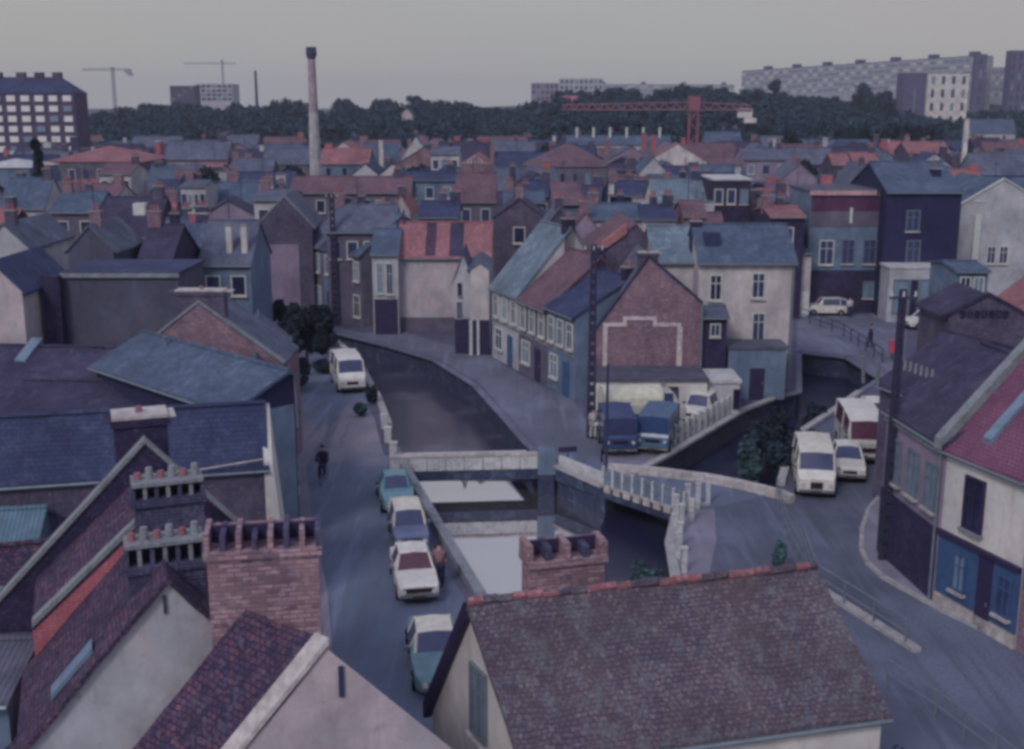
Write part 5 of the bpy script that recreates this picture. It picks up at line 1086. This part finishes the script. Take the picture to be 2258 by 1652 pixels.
# ================================================================== INFILL TOWN
tr = random.Random(21); cnt = 0
LB = {}
LM = [(100, 250, 'brick apartment block'), (210, 340, 'long hipped red roof'), (75, 340, 'dark cypress'), (700, 380, 'smokestack'), (1045, 415, 'dull red square roof'), (1260, 345, 'steep hipped red roof'), (1530, 290, 'orange crane'), (1500, 420, 'pale blue grey roof'), (1600, 340, 'three bright white windows'), (1615, 435, 'oxblood block'), (1870, 440, 'pink corniced house'), (2040, 390, 'navy building'), (2134, 300, 'slender white chimney'), (1960, 295, 'dark row of trees'), (620, 480, 'broad brown gable'), (1130, 540, 'pale slate quay roof'), (2050, 325, 'wide bright orange roof'), (840, 340, 'white chimney by the wood'), (430, 420, 'cream row of windows'), (300, 480, 'bright dormer window'), (1320, 310, 'row of white chimneys'), (1747, 315, 'round dark tree')]
def near(base, x, y, z):
    dy_, dz_ = y, z - H; dep = dy_ * CT - dz_ * ST; up_ = dy_ * ST + dz_ * CT; u = CX + F * x / dep; v = CY - F * up_ / dep
    a, b, nm = min(LM, key=lambda q: (q[0] - u) ** 2 + (3 * (q[1] - v)) ** 2); du, dv_ = u - a, v - b; far_ = abs(du) > 160
    rel = ('just ' if math.hypot(du, dv_) < 45 else 'well ' if far_ else '') + (('right of' if du > 0 else 'left of') if abs(du) > abs(dv_) else ('below' if dv_ > 0 else 'above'))
    return base + ', ' + rel + ' the ' + nm
def free(x, y, r, lst): return all((x - a) ** 2 + (y - b) ** 2 > (r + c) ** 2 * .55 for a, b, c in lst)
wallc = [(pl_cream, 'cream'), (pl_grey, 'grey'), (pl_mauve, 'mauve'), (brick_brown, 'brown brick'), (brick_red, 'red brick'), (pl_brown, 'drab'), (pl_blue, 'blue grey'), (brick_dark, 'dark brick')]
roofc = [(slate, 'blue slate'), (slate_gr, 'grey slate'), (slate_dk, 'dark slate'), (tile_red, 'bright red tile'), (tile_old, 'weathered red tile'), (slate_dk, 'dark slate'), (slate_pu, 'purple slate'), (tile_old, 'weathered red tile'), (slate, 'blue slate'), (slate_pu, 'purple slate'), (slate_gr, 'grey slate')]
for row, y in enumerate([104, 112, 121, 131, 142, 154, 167, 181, 196, 212, 230, 248, 267, 287, 308, 330, 353, 377]):
    if y > 290: continue
    half = y * .46 + 6; x = -half; phi0 = tr.uniform(-12, 12)
    while x < half:
        wd = tr.uniform(5, 9.5) * (1 + y / 700); x += wd
        if y < 125 and -22 < x < 8: continue
        yy = y + tr.uniform(-4, 4)
        uu_ = CX + F * (x - wd / 2) / (yy * CT + 9 * ST)
        if 655 < uu_ < 745 and yy > 128 or uu_ > 2040 and yy < 150: continue
        if not free(x - wd / 2, yy + 3, wd * .5, FOOT) or cnt > 175: continue
        wm, wn = tr.choice(wallc); rm, rn = tr.choice(roofc); gab = tr.random() < .35; he = tr.uniform(4.6, 6.6) + (1.5 if y > 200 else 0) ; hr = he + tr.uniform(2.0, 3.2)
        ph_ = R(phi0 + tr.uniform(-8, 8)); ex = Vector((math.cos(ph_), math.sin(ph_), 0)); A = Vector((x - wd, yy, 0)); vis = max(0, y - 100)
        t_ = B('gabled_house' if gab else 'small_house', near('small %s %s, %s roof' % (wn, 'gable' if gab else 'house', rn), x - wd / 2, yy, hr), 'house', A, A + ex * wd * .97, 7.5, wm, rm, he, hr, 'gab' if gab else 'par', group='small houses packed in the distant town')
        FOOT.pop(); cnt += 1
        if y < 260:
            n_ = tr.randint(1, 3)
            for k in range(n_): 
                a_ = wd * .97 * (k + .5) / n_; t_.win('f', a_ - .35, a_ + .35, he - 2.1, he - .8, tr.choice('wwz'), bars=False)
        if tr.random() < .8: t_.chim(wd * tr.choice((.1, .88)), 3.7, tr.uniform(.7, 1.5), .6, hr + tr.uniform(.5, 1.3), tr.choice((brick_red, brick_brown, brick_soot, orange_wall, pl_grey)), z0=he, pots=tr.choice((0, 2, 3)) if y < 220 else 0)
        if y < 240 and tr.random() < .5:
            m = MB(); q = t_.P(wd * tr.uniform(.2, .8), t_.rb if not gab else 2.5, hr + .1); m.bar(q, q + Vector((0, 0, 2.2)), .035, iron_d, 4)
            for kk in range(4): zz_ = 2.1 - kk * .22; m.bar(q + Vector((-.45 + kk * .05, 0, zz_)), q + Vector((.45 - kk * .05, 0, zz_)), .02, iron_d, 3)
            m.build('aerial', t_.roof)
        if y < 210 and tr.random() < .6:
            aw, ah = tr.uniform(2, 3.4), tr.uniform(2.2, 3.6); a0_ = tr.uniform(0, max(.1, wd * .9 - aw)); P = t_.P; ad = tr.uniform(2, 3.2)
            m = MB(); m.hexa([P(a0_, -ad, 0), P(a0_ + aw, -ad, 0), P(a0_ + aw, 0, 0), P(a0_, 0, 0)], [P(a0_, -ad, ah), P(a0_ + aw, -ad, ah), P(a0_ + aw, 0, ah + 1), P(a0_, 0, ah + 1)], tr.choice((wm, brick_brown, pl_brown))); an_ = m.build('annex', t_.o)
            m = MB(); m.slab([P(a0_ - .1, -ad - .15, ah + .1), P(a0_ + aw + .1, -ad - .15, ah + .1), P(a0_ + aw + .1, 0, ah + 1.15), P(a0_ - .1, 0, ah + 1.15)], .1, tr.choice((tile_old, slate_gr, corr_grey, slate_pu))); m.build('annex_roof', an_)
        if tr.random() < .12: x += tr.uniform(3, 8)
bt = crown_mesh('crown', 2.6, 2.6, 900, .3, leaf_n, 77, 6)
for k in range(34):
    y = tr.uniform(130, 370); x = tr.uniform(-.4, .44) * y
    if not free(x, y, 2, FOOT): continue
    root = empty('tree', (x, y, 0), near('small dark garden tree', x, y, 7), 'tree', 'garden trees in the distant town')
    c = bpy.data.objects.new('crown', bt); COL.objects.link(c); c.parent = root; c.location = (0, 0, 6.2 + tr.random() * 2); c.scale = (1, 1, tr.uniform(.9, 1.3))
    t = MB(); t.bar((x, y, 0), (x, y, 5.5), .2, bark, 6, .12); t.build('trunk', root)

# ================================================================== VEHICLES
def paint(nm, c, r=.32): return M(nm + ' car paint', c, 'paint', rough=r, spec=.5)
rubber = M('tyre rubber', (.02, .02, .03), 'paint', rough=.9); chrome = M('dull chrome', (.45, .46, .5), 'paint', rough=.25, metal=.8)
lampm = M('headlamp glass', (.6, .6, .62), 'paint', rough=.15, spec=.6); grille_m = M('grille shadow', (.03, .012, .03), 'paint'); cabin = M('car glass', C(46, 50, 84), 'paint', rough=.1, spec=.6); cabin_w = M('warm car glass', C(70, 44, 62), 'paint', rough=.15, spec=.5)
def vehicle(name, label, cat, pos, heading, S, body, roofm, glassm=None, wheels=(.75, 3.3), wr=.3, group=None, lamps=True, grille=(.25, .55, .45), bumper=True, plate=True):
    """S: stations from the nose (x=0) backwards: (x, z_sill, z_belt, z_top, half width sill, half width belt, half width top); heading = way the nose points, from +x"""
    glassm = glassm or cabin; root = empty(name, (pos.x, pos.y, pos.z), label, cat, group, rz=heading); Ltot = S[-1][0]
    def pts(s): 
        x, z0, zb, zt, w0, wb, wt = s; X = Ltot / 2 - x
        L_ = [(X, -w0, z0), (X, -wb, (z0 + zb) / 2), (X, -wb * .97, zb), (X, -wt, zt), (X, 0, zt + (.05 if zt > zb + .02 else .02))]
        return [Vector(p) for p in L_] + [Vector((p[0], -p[1], p[2])) for p in L_[-2::-1]]
    bod, rf, gl = MB(), MB(), {}
    R_ = [pts(s) for s in S]
    for i in range(len(S) - 1):
        a, b = R_[i], R_[i + 1]; cab0, cab1 = S[i][3] > S[i][2] + .1, S[i + 1][3] > S[i + 1][2] + .1
        for k in range(8):
            q = [a[k], b[k], b[k + 1], a[k + 1]]
            if k in (2, 5):
                if cab0 or cab1: gl.setdefault('side_window', MB()).face(q, glassm) if (cab0 and cab1) else bod.face(q, body)
                else: bod.face(q, body)
            elif k in (3, 4):
                if cab0 and cab1: rf.face(q, roofm)
                elif cab1: gl.setdefault('windscreen', MB()).face(q, glassm)
                elif cab0: gl.setdefault('rear_window', MB()).face(q, glassm)
                else: bod.face(q, body)
            else: bod.face(q, body)
    bod.face(R_[0], body); bod.face(R_[-1][::-1], body)
    bod.face([R_[0][0], R_[0][8], R_[-1][8], R_[-1][0]], rubber)
    def bld(mb, nm, par=root, smooth=False):
        o = mb.build(nm, None, smooth=smooth); o.parent = par; return o
    bo = bld(bod, 'body'); 
    if rf.f: bld(rf, 'roof')
    for nm, mb in gl.items(): bld(mb, nm)
    # pillars over the glass
    pil = MB()
    for i, s in enumerate(S):
        if s[3] > s[2] + .1:
            for k0, k1 in ((2, 3), (6, 5)): pil.bar(R_[i][k0], R_[i][k1], .035, roofm, 4)
    for (i, j) in [(i, i + 1) for i in range(len(S) - 1) if (S[i][3] > S[i][2] + .1) != (S[i + 1][3] > S[i + 1][2] + .1)]:
        for k in (3, 5): pil.bar(R_[i][k], R_[j][k], .045, roofm, 4)
    if pil.f: bld(pil, 'pillars')
    hw = max(s[5] for s in S)
    for x in wheels:
        for sy_ in (-1, 1):
            X = Ltot / 2 - x; m = MB(); m.bar((X, sy_ * (hw - .17), wr), (X, sy_ * (hw + .015), wr), wr, rubber, 16); wo = bld(m, 'wheel')
            m = MB(); m.bar((X, sy_ * (hw + .015), wr), (X, sy_ * (hw + .03), wr), wr * .55, chrome, 12); bld(m, 'rim', wo)
    x0 = Ltot / 2; s0 = S[0]; wn = s0[5]; g0, g1, gw = grille
    if bumper:
        for X, nm in ((x0 + .04, 'bumper'), (-x0 - .1, 'bumper')):
            m = MB(); m.box(Vector((X, 0, 0)), Vector((1, 0, 0)), Vector((0, 1, 0)), 0, .07, -wn * 1.0, wn * 1.0, .36, .48, chrome); bld(m, nm)
    m = MB(); m.box(Vector((x0 + .005, 0, 0)), Vector((1, 0, 0)), Vector((0, 1, 0)), 0, .03, -wn * gw, wn * gw, s0[1] + g0 * (s0[2] - s0[1]) + .1, s0[1] + g1 * (s0[2] - s0[1]) + .12, grille_m); bld(m, 'grille')
    if plate:
        m = MB(); m.box(Vector((x0 + .1, 0, 0)), Vector((1, 0, 0)), Vector((0, 1, 0)), .015, .03, -.24, .24, .3, .42, M('dark number plate', (.03, .03, .04), 'paint')); bld(m, 'number_plate')
    cab = [q for q in S if q[3] > q[2] + .1]
    if cab:
        for sy_ in (-1, 1):
            X = Ltot / 2 - cab[0][0] + .12; m = MB(); m.box(Vector((X, sy_ * (hw + .09), 0)), Vector((1, 0, 0)), Vector((0, 1, 0)), -.03, .03, -.08, .08, cab[0][2] - .02, cab[0][2] + .12, chrome); bld(m, 'mirror')
            for xx in (cab[0][0] + .12, (cab[0][0] + cab[-1][0]) / 2 + .1):
                X = Ltot / 2 - xx; m = MB(); m.box(Vector((X, sy_ * hw, 0)), Vector((1, 0, 0)), Vector((0, 1, 0)), -.012, .012, -.015, .012, cab[0][1] + .12, cab[0][2] - .02, rubber); bld(m, 'door_seam')
        xm = Ltot / 2 - cab[0][0] + .3; zc = cab[0][2] + .06
        for sy_ in (-.3, .3): m = MB(); m.bar((xm, sy_ + .12, zc), (xm - .12, sy_ - .2, zc + .12), .012, rubber, 4); bld(m, 'wiper')
    if lamps:
        for sy_ in (-1, 1):
            m = MB(); zc = s0[1] + .62 * (s0[2] - s0[1]); m.bar((x0, sy_ * wn * .78, zc), (x0 + .06, sy_ * wn * .78, zc), .095, lampm, 12); bld(m, 'headlight')
            m = MB(); m.box(Vector((-x0 - .03, sy_ * wn * .78, 0)), Vector((1, 0, 0)), Vector((0, 1, 0)), 0, .03, -.07, .07, zc - .08, zc + .08, M('tail lamp', (.25, .04, .06), 'paint', rough=.3)); bld(m, 'tail_light')
    return root
SALOON = [(0, .34, .72, .72, .70, .72, .62), (.15, .3, .80, .80, .74, .76, .68), (1.15, .28, .88, .88, .76, .78, .70), (1.3, .28, .89, .90, .76, .78, .70), (1.75, .28, .90, 1.38, .76, .78, .56), (2.9, .28, .90, 1.40, .76, .78, .56), (3.35, .28, .88, .90, .76, .77, .66), (4.0, .32, .82, .82, .74, .74, .66), (4.1, .36, .7, .7, .7, .7, .62)]
HATCH = [(0, .36, .78, .78, .66, .68, .56), (.12, .3, .84, .84, .68, .72, .62), (.95, .28, .92, .92, .72, .74, .66), (1.05, .28, .92, .93, .72, .74, .66), (1.4, .28, .94, 1.46, .72, .74, .58), (2.9, .28, .94, 1.5, .72, .74, .58), (3.5, .3, .92, 1.36, .7, .72, .54), (3.68, .32, .9, .92, .7, .7, .6), (3.72, .36, .8, .8, .68, .68, .58)]
BEETLE = [(0, .36, .62, .62, .5, .52, .36), (.2, .3, .80, .80, .62, .66, .48), (.8, .28, .92, .92, .74, .76, .54), (1.15, .28, .94, .96, .76, .78, .56), (1.55, .28, .94, 1.42, .76, .78, .52), (2.4, .28, .94, 1.46, .76, .78, .5), (3.1, .3, .92, 1.22, .7, .74, .44), (3.6, .32, .84, .86, .62, .66, .42), (4.0, .38, .6, .6, .5, .5, .34)]
BIG = [(0, .36, .62, .62, .6, .62, .46), (.25, .28, .74, .74, .74, .78, .62), (1.35, .24, .86, .86, .82, .84, .66), (1.5, .24, .88, .9, .82, .84, .68), (1.95, .24, .9, 1.38, .82, .84, .6), (3.1, .24, .9, 1.42, .8, .83, .58), (3.8, .26, .88, .92, .74, .78, .6), (4.6, .3, .78, .78, .64, .68, .52), (4.8, .34, .66, .66, .58, .62, .48)]
VAN = [(0, .36, .95, .95, .78, .80, .70), (.1, .32, 1.1, 1.1, .84, .86, .78), (.45, .3, 1.28, 1.3, .88, .9, .82), (.85, .3, 1.3, 2.0, .9, .92, .80), (2.2, .3, 1.3, 2.12, .9, .92, .80), (4.2, .3, 1.3, 2.08, .9, .92, .80), (4.3, .32, 1.3, 1.32, .88, .88, .78)]
BOXV = [(0, .4, 1.15, 1.15, .9, .92, .84), (.12, .34, 1.3, 1.32, .94, .96, .88), (.4, .32, 1.35, 2.2, .96, .98, .88), (2.4, .32, 1.35, 2.32, .96, .98, .88), (4.9, .32, 1.35, 2.3, .96, .98, .88), (5.0, .36, 1.35, 1.37, .94, .94, .86)]
white_p, cream_p = paint('white', (.74, .73, .70)), paint('cream', (.72, .70, .62)); teal_p = paint('teal', C(74, 104, 122)); blue_p = paint('navy', C(74, 80, 112)); dgreen = paint('sea green', C(72, 94, 112)); dblue = paint('petrol', C(36, 52, 92)); lgrey = paint('pale grey', C(138, 136, 142)); tarp = M('cream tarpaulin', (.66, .66, .56), 'paint', rough=.8)
def at(u, v): return W(u, v)
hd = math.atan2(*reversed([(W(965, 1455) - W(865, 1090)).x, (W(965, 1455) - W(865, 1090)).y])); hd = math.atan2((W(965, 1455) - W(865, 1090)).y, (W(965, 1455) - W(865, 1090)).x)
g_ = 'cars parked along the left street'
vehicle('parked_car', 'turquoise saloon car, farthest of the row parked by the canal', 'car', at(872, 1108), hd, BEETLE, teal_p, teal_p, group=g_)
vehicle('parked_car', 'dark blue car with a cream roof, second farthest of the parked row', 'car', at(900, 1190), hd, HATCH, blue_p, cream_p, wheels=(.65, 3.0), group=g_)
vehicle('parked_car', 'white saloon car with a dark grille in the middle of the parked row', 'car', at(912, 1288), hd, SALOON, white_p, white_p, cabin_w, group=g_, grille=(.2, .6, .8))
vehicle('parked_car', 'sea green car with a cream roof, nearest of the parked row', 'car', at(958, 1466), hd - R(2), BIG, dgreen, cream_p, group=g_, wheels=(.85, 3.9))
vehicle('white_van', 'white delivery van parked alone at the far end of the left street', 'van', at(768, 852), math.atan2(-1, .28), VAN, white_p, white_p, wheels=(.7, 3.5), wr=.33)
vehicle('white_van', 'cream white snub nosed van, nearest vehicle on the right street', 'van', at(1792, 1070), math.atan2(-1, -.18), VAN, white_p, cream_p, wheels=(.7, 3.5), wr=.34, grille=(.1, .6, .35), group='vans and cars on the right street')
vehicle('parked_car', 'small white car between the two white vans on the right street', 'car', at(1866, 1040), math.atan2(-1, -.2), SALOON, white_p, white_p, group='vans and cars on the right street')
vehicle('white_van', 'white box van with a big dark rear window behind the small white car', 'van', at(1893, 996), math.atan2(-1, -.12), BOXV, lgrey, white_p, cabin_w, wheels=(.8, 4.0), wr=.36, group='vans and cars on the right street')
vehicle('parked_car', 'pale car roof farthest up the right street, partly behind the tall pole', 'car', at(1932, 940), math.atan2(-1, -.1), HATCH, lgrey, white_p, wheels=(.65, 3.0), group='vans and cars on the right street')
vehicle('parked_car', 'small white car parked before the far dark shopfronts, right', 'car', at(1822, 694), math.atan2(.1, -1), HATCH, white_p, white_p, wheels=(.65, 3.0))
vehicle('parked_car', 'white bonneted car cut off by the brick gable, on the far street', 'car', at(2040, 722), math.atan2(-.35, -1), SALOON, white_p, white_p)
TRK = [(0, .5, 1.0, 1.0, .84, .86, .80), (.08, .4, 1.15, 1.16, .86, .88, .84), (.12, .4, 1.2, 2.05, .86, .88, .84), (3.4, .4, 1.2, 2.1, .86, .88, .84), (3.5, .42, 1.2, 1.25, .86, .88, .84)]
vehicle('parked_truck', 'dark petrol blue box truck at the left of the yard', 'truck', at(1360, 988), math.atan2(-1, .02), TRK, dblue, dblue, wheels=(.7, 2.8), wr=.38, group='trucks in the yard')
vehicle('parked_truck', 'blue green box truck standing diagonally beside the fence', 'truck', at(1450, 985), math.atan2(-1, -.3), TRK, paint('slate blue', C(58, 80, 112)), paint('slate blue', C(58, 80, 112)), dblue, wheels=(.7, 2.8), wr=.38, group='trucks in the yard')
tk = vehicle('parked_truck', 'truck with a rounded cream tarpaulin cover behind the blue ones', 'truck', at(1478, 930), math.atan2(.12, 1), [(0, .4, 1.1, 1.1, .9, .92, .84), (.4, .36, 1.2, 1.22, .94, .96, .88), (.7, .34, 1.25, 1.9, .94, .96, .84), (1.3, .34, 1.25, 1.95, .94, .96, .84)], lgrey, lgrey, wheels=(.7,), wr=.38, group='trucks in the yard')
m = MB(); n = 10
for k in range(n):
    t0, t1 = math.pi * k / n, math.pi * (k + 1) / n; f = lambda t, x: Vector((x, -1.05 * math.cos(t) , 1.3 + .95 * math.sin(t) ** .7)); m.face([f(t0, -.7), f(t1, -.7), f(t1, -4.1), f(t0, -4.1)], tarp)
m.face([Vector((-.7, -1.05 * math.cos(math.pi * k / n), 1.3 + .95 * math.sin(math.pi * k / n) ** .7)) for k in range(n + 1)], tarp); m.face([Vector((-4.1, -1.05 * math.cos(math.pi * k / n), 1.3 + .95 * math.sin(math.pi * k / n) ** .7)) for k in range(n + 1)][::-1], tarp)
m.box(Vector((0, 0, 0)), Vector((1, 0, 0)), Vector((0, 1, 0)), -4.1, -.7, -1.05, 1.05, .8, 1.3, lgrey); o = m.build('tarpaulin', None, smooth=False); o.parent = tk
m = MB(); m.box(Vector((0, 0, 0)), Vector((1, 0, 0)), Vector((0, 1, 0)), -4.0, .3, -.5, .5, .5, .8, rubber); o = m.build('chassis', None); o.parent = tk
for X in (-3.2,):
    for sy_ in (-1, 1): m = MB(); m.bar((X, sy_ * .8, .38), (X, sy_ * .98, .38), .38, rubber, 14); o = m.build('wheel', None); o.parent = tk
vehicle('parked_car', 'small white car parked against the picket fence at the back of the yard', 'car', at(1545, 922), math.atan2(-1, -.5), HATCH, white_p, white_p, wheels=(.65, 3.0))

# ================================================================== PEOPLE
def skin_body(name, V, E, parent, mat, rad):
    me = bpy.data.meshes.new(name); me.from_pydata([Vector(v) for v in V], E, []); me.materials.append(mat)
    o = bpy.data.objects.new(name, me); COL.objects.link(o); o.parent = parent
    sk = o.modifiers.new('s', 'SKIN'); sk.use_smooth_shade = True
    for i, r_ in enumerate(rad): me.skin_vertices[0].data[i].radius = (r_, r_)
    me.skin_vertices[0].data[0].use_root = True
    sb = o.modifiers.new('d', 'SUBSURF'); sb.levels = 1; sb.render_levels = 1; return o
def person(label, pos, facing, top, trouser, pose='walk', hair=None, sit=0):
    root = empty('person', pos, label, 'person', rz=facing); st = .16 if pose == 'walk' else .04; zs = sit
    skin = M('skin', C(150, 118, 124), 'paint', rough=.6); hairm = hair or M('dark hair', (.03, .025, .03), 'paint')
    hipz = .92
    if pose == 'ride': hipz = .95
    V = [(0, 0, hipz), (0, 0, 1.15), (.02, 0, 1.38), (.02, 0, 1.5), (.04, 0, 1.6), (.05, 0, 1.72)]; r = [.15, .14, .15, .055, .09, .085]; E = [(0, 1), (1, 2), (2, 3), (3, 4), (4, 5)]
    for s in (-1, 1):
        i = len(V)
        if pose == 'ride':
            V += [(.02, s * .1, hipz - .05), (.32, s * .12, .68 + .12 * s), (.2, s * .13, .32 + .12 * s), (.32, s * .13, .28 + .12 * s)]
            r += [.1, .075, .05, .045]; E += [(0, i), (i, i + 1), (i + 1, i + 2), (i + 2, i + 3)]; i = len(V)
            V += [(.02, s * .19, 1.4), (.18, s * .25, 1.18), (.42, s * .22, 1.05)]; r += [.06, .048, .035]; E += [(2, i), (i, i + 1), (i + 1, i + 2)]
        else:
            V += [(0, s * .1, hipz - .06), (st * s * .6, s * .11, .5), (st * s * 1.1 - .03, s * .11, .08), (st * s * 1.1 + .14, s * .12, .04)]
            r += [.095, .07, .045, .04]; E += [(0, i), (i, i + 1), (i + 1, i + 2), (i + 2, i + 3)]; i = len(V)
            V += [(.01, s * .19, 1.42), (-.03 - st * s * .5, s * .24, 1.14), (.05 - st * s * .9, s * .25, .9), (.06 - st * s * .9, s * .25, .8)]; r += [.06, .045, .034, .03]; E += [(2, i), (i, i + 1), (i + 1, i + 2), (i + 2, i + 3)]
    bo = skin_body('body', V, E, root, skin, r)
    dg = bpy.context.evaluated_depsgraph_get(); me = bpy.data.meshes.new_from_object(bo.evaluated_get(dg)); bo.modifiers.clear(); bo.data = me; me.materials.clear()
    for mt in (skin, top, trouser, rubber): me.materials.append(mt)
    for p_ in me.polygons:
        c_ = p_.center; p_.use_smooth = True
        p_.material_index = 0 if c_.z > 1.5 else 3 if c_.z < .1 else 0 if (abs(c_.y) > .19 and .72 < c_.z < .9) else 1 if c_.z > .93 or abs(c_.y) > .2 else 2
    # clothing as its own skinned shells
    k = [0, 1, 2]; V2 = [V[j] for j in k] + [V[j] for j in range(len(V)) if 1.0 < V[j][2] < 1.45 and abs(V[j][1]) > .15]
    a = [j for j in range(3, len(V2)) if V2[j][1] < 0]; b = [j for j in range(3, len(V2)) if V2[j][1] > 0]
    E2 = [(0, 1), (1, 2)]; 
    for L_ in (a, b):
        L_.sort(key=lambda j: -V2[j][2]); pr_ = 2
        for j in L_: E2.append((pr_, j)); pr_ = j
    skin_body('jacket', V2, E2, root, top, [.2, .19, .2] + [.09] * (len(V2) - 3))
    V3 = [V[0]]; E3 = []; r3 = [.185]
    for s0 in (6, 10) if False else [j for j in range(len(V)) if abs(V[j][2] - (hipz - .06)) < .02 and j > 5]:
        i = len(V3); V3 += [V[s0], V[s0 + 1], V[s0 + 2]]; r3 += [.13, .105, .085]; E3 += [(0, i), (i, i + 1), (i + 1, i + 2)]
    if E3: skin_body('trousers', V3, E3, root, trouser, r3)
    m = MB(); n = 8
    for q in range(n):
        for w__ in range(4):
            t0, t1 = 2 * math.pi * q / n, 2 * math.pi * (q + 1) / n; p0_, p1_ = math.pi / 2 * w__ / 4 - .1, math.pi / 2 * (w__ + 1) / 4 - .1
            f = lambda t, p: Vector((.035 + .108 * math.cos(p) * math.cos(t) - .01, .1 * math.cos(p) * math.sin(t), 1.69 + .13 * math.sin(p))); m.face([f(t0, p0_), f(t1, p0_), f(t1, p1_), f(t0, p1_)], hairm)
    o = m.build('hair', None, smooth=True); o.parent = root
    m = MB(); m.bar((.125, 0, 1.66), (.16, 0, 1.645), .02, skin, 6, .012)
    o = m.build('nose', None); o.parent = root
    return root
navy_c, pink_c, tan_c, white_c = M('navy cloth', C(38, 34, 66), 'plain'), M('pink cloth', C(98, 74, 88), 'plain'), M('dark cloth', C(34, 30, 58), 'plain'), M('pale cloth', C(140, 136, 148), 'plain')
cyc = W(714, 1064)
person('person in dark clothes riding a bicycle down the left street', (cyc.x, cyc.y, .12), R(-95), tan_c, tan_c, 'ride')
bk = empty('bicycle', (cyc.x, cyc.y, 0), 'dark bicycle ridden down the left street by a person in dark clothes', 'bicycle', rz=R(-95))
def ring(cx, r, t=.018):
    m = MB(); n = 20
    for k in range(n): a, b = 2 * math.pi * k / n, 2 * math.pi * (k + 1) / n; m.bar((cx + r * math.cos(a), 0, .34 + r * math.sin(a)), (cx + r * math.cos(b), 0, .34 + r * math.sin(b)), t, rubber, 5)
    for k in range(8): a = 2 * math.pi * k / 8; m.bar((cx, 0, .34), (cx + r * math.cos(a), 0, .34 + r * math.sin(a)), .004, chrome, 3)
    return m
for cx_ in (.52, -.52): o = ring(cx_, .33).build('wheel', None); o.parent = bk
m = MB()
for a, b in (((-.52, 0, .34), (0, 0, .3)), ((0, 0, .3), (-.12, 0, .85)), ((-.12, 0, .85), (-.52, 0, .34)), ((0, 0, .3), (.4, 0, .82)), ((-.1, 0, .78), (.4, 0, .85)), ((.38, 0, .98), (.52, 0, .34))): m.bar(a, b, .018, iron_d, 6)
o = m.build('frame', None); o.parent = bk
m = MB(); m.bar((.36, -.28, 1.0), (.36, .28, 1.0), .016, chrome, 6); o = m.build('handlebar', None); o.parent = bk
m = MB(); m.box(Vector((-.12, 0, 0)), Vector((1, 0, 0)), Vector((0, 1, 0)), -.13, .13, -.07, .07, .87, .93, rubber); o = m.build('saddle', None); o.parent = bk
person('person in a pinkish top standing between the white car and the canal wall', W(970, 1292), R(-100), pink_c, tan_c, 'stand')
person('person in pale clothes at the foot of the pole beside the trucks', W(1308, 968), R(-80), white_c, white_c, 'stand')
person('person in dark clothes walking beside the tall pole near the trucks', W(1322, 958), R(-40), navy_c, navy_c, 'walk')
person('small dark dressed person walking on the far quay, right', W(1918, 766), R(-20), navy_c, navy_c, 'walk')
person('person beside the small white car at the far dark shopfronts', W(1872, 700), R(-90), white_c, navy_c, 'stand')
# sign board on the island tip, red box on the far quay
sb_ = empty('signboard', W(1252, 1032), 'dark little board on a thin post on the island tip parapet', 'sign')
p = W(1252, 1032); m = MB(); m.bar(p, p + Vector((0, 0, 1.15)), .03, iron_d, 6); m.build('post', sb_)
m = MB(); m.box(flat(p), Vector((.98, .2, 0)), Vector((-.2, .98, 0)), -.5, .45, -.04, .02, .85, 1.12, drk); m.build('board', sb_)
rbx = empty('red_box', W(1966, 793), 'small bright red box on a post against the pale far quay, right of the pole', 'post box'); p = W(1966, 793)
redm = M('red enamel', C(150, 62, 84), 'paint', rough=.4); m = MB(); m.box(flat(p), Vector((1, 0, 0)), Vector((0, 1, 0)), -.22, .22, -.15, .15, .55, 1.35, redm); m.box(flat(p), Vector((1, 0, 0)), Vector((0, 1, 0)), -.25, .25, -.18, .18, 1.35, 1.42, redm); m.build('box', rbx)
m = MB(); m.bar(p, p + Vector((0, 0, .56)), .05, iron_d, 8); m.build('post', rbx)
# pale quay posts beside the canal coping at the bridge foot
for k, (u, v) in enumerate(((848, 945), (856, 975), (868, 1010))):
    conc_post(W(u, v), .8, ('farthest', 'middle', 'nearest')[k] + ' of the three chunky pale posts on the canal coping, left of the bridge', 'pale posts on the canal coping', w=.36)

# ================================================================== AIR
m = bpy.data.materials.new('thin haze'); m.use_nodes = True; n = m.node_tree; n.nodes.clear()
pv = n.nodes.new('ShaderNodeVolumePrincipled'); pv.inputs['Color'].default_value = (.80, .84, 1.0, 1); pv.inputs['Density'].default_value = .00022; pv.inputs['Anisotropy'].default_value = 0
mo_ = n.nodes.new('ShaderNodeOutputMaterial'); n.links.new(pv.outputs[0], mo_.inputs['Volume'])
hz = MB(); hz.box(Vector((0, 0, 0)), Vector((1, 0, 0)), Vector((0, 1, 0)), -1600, 1600, -80, 3100, -6, 75, m); o = hz.build('haze'); o['kind'] = 'stuff'; o['label'] = 'thin bluish haze over the town'; o['category'] = 'haze'
for o in bpy.data.objects:
    if '_o' in o: del o['_o']
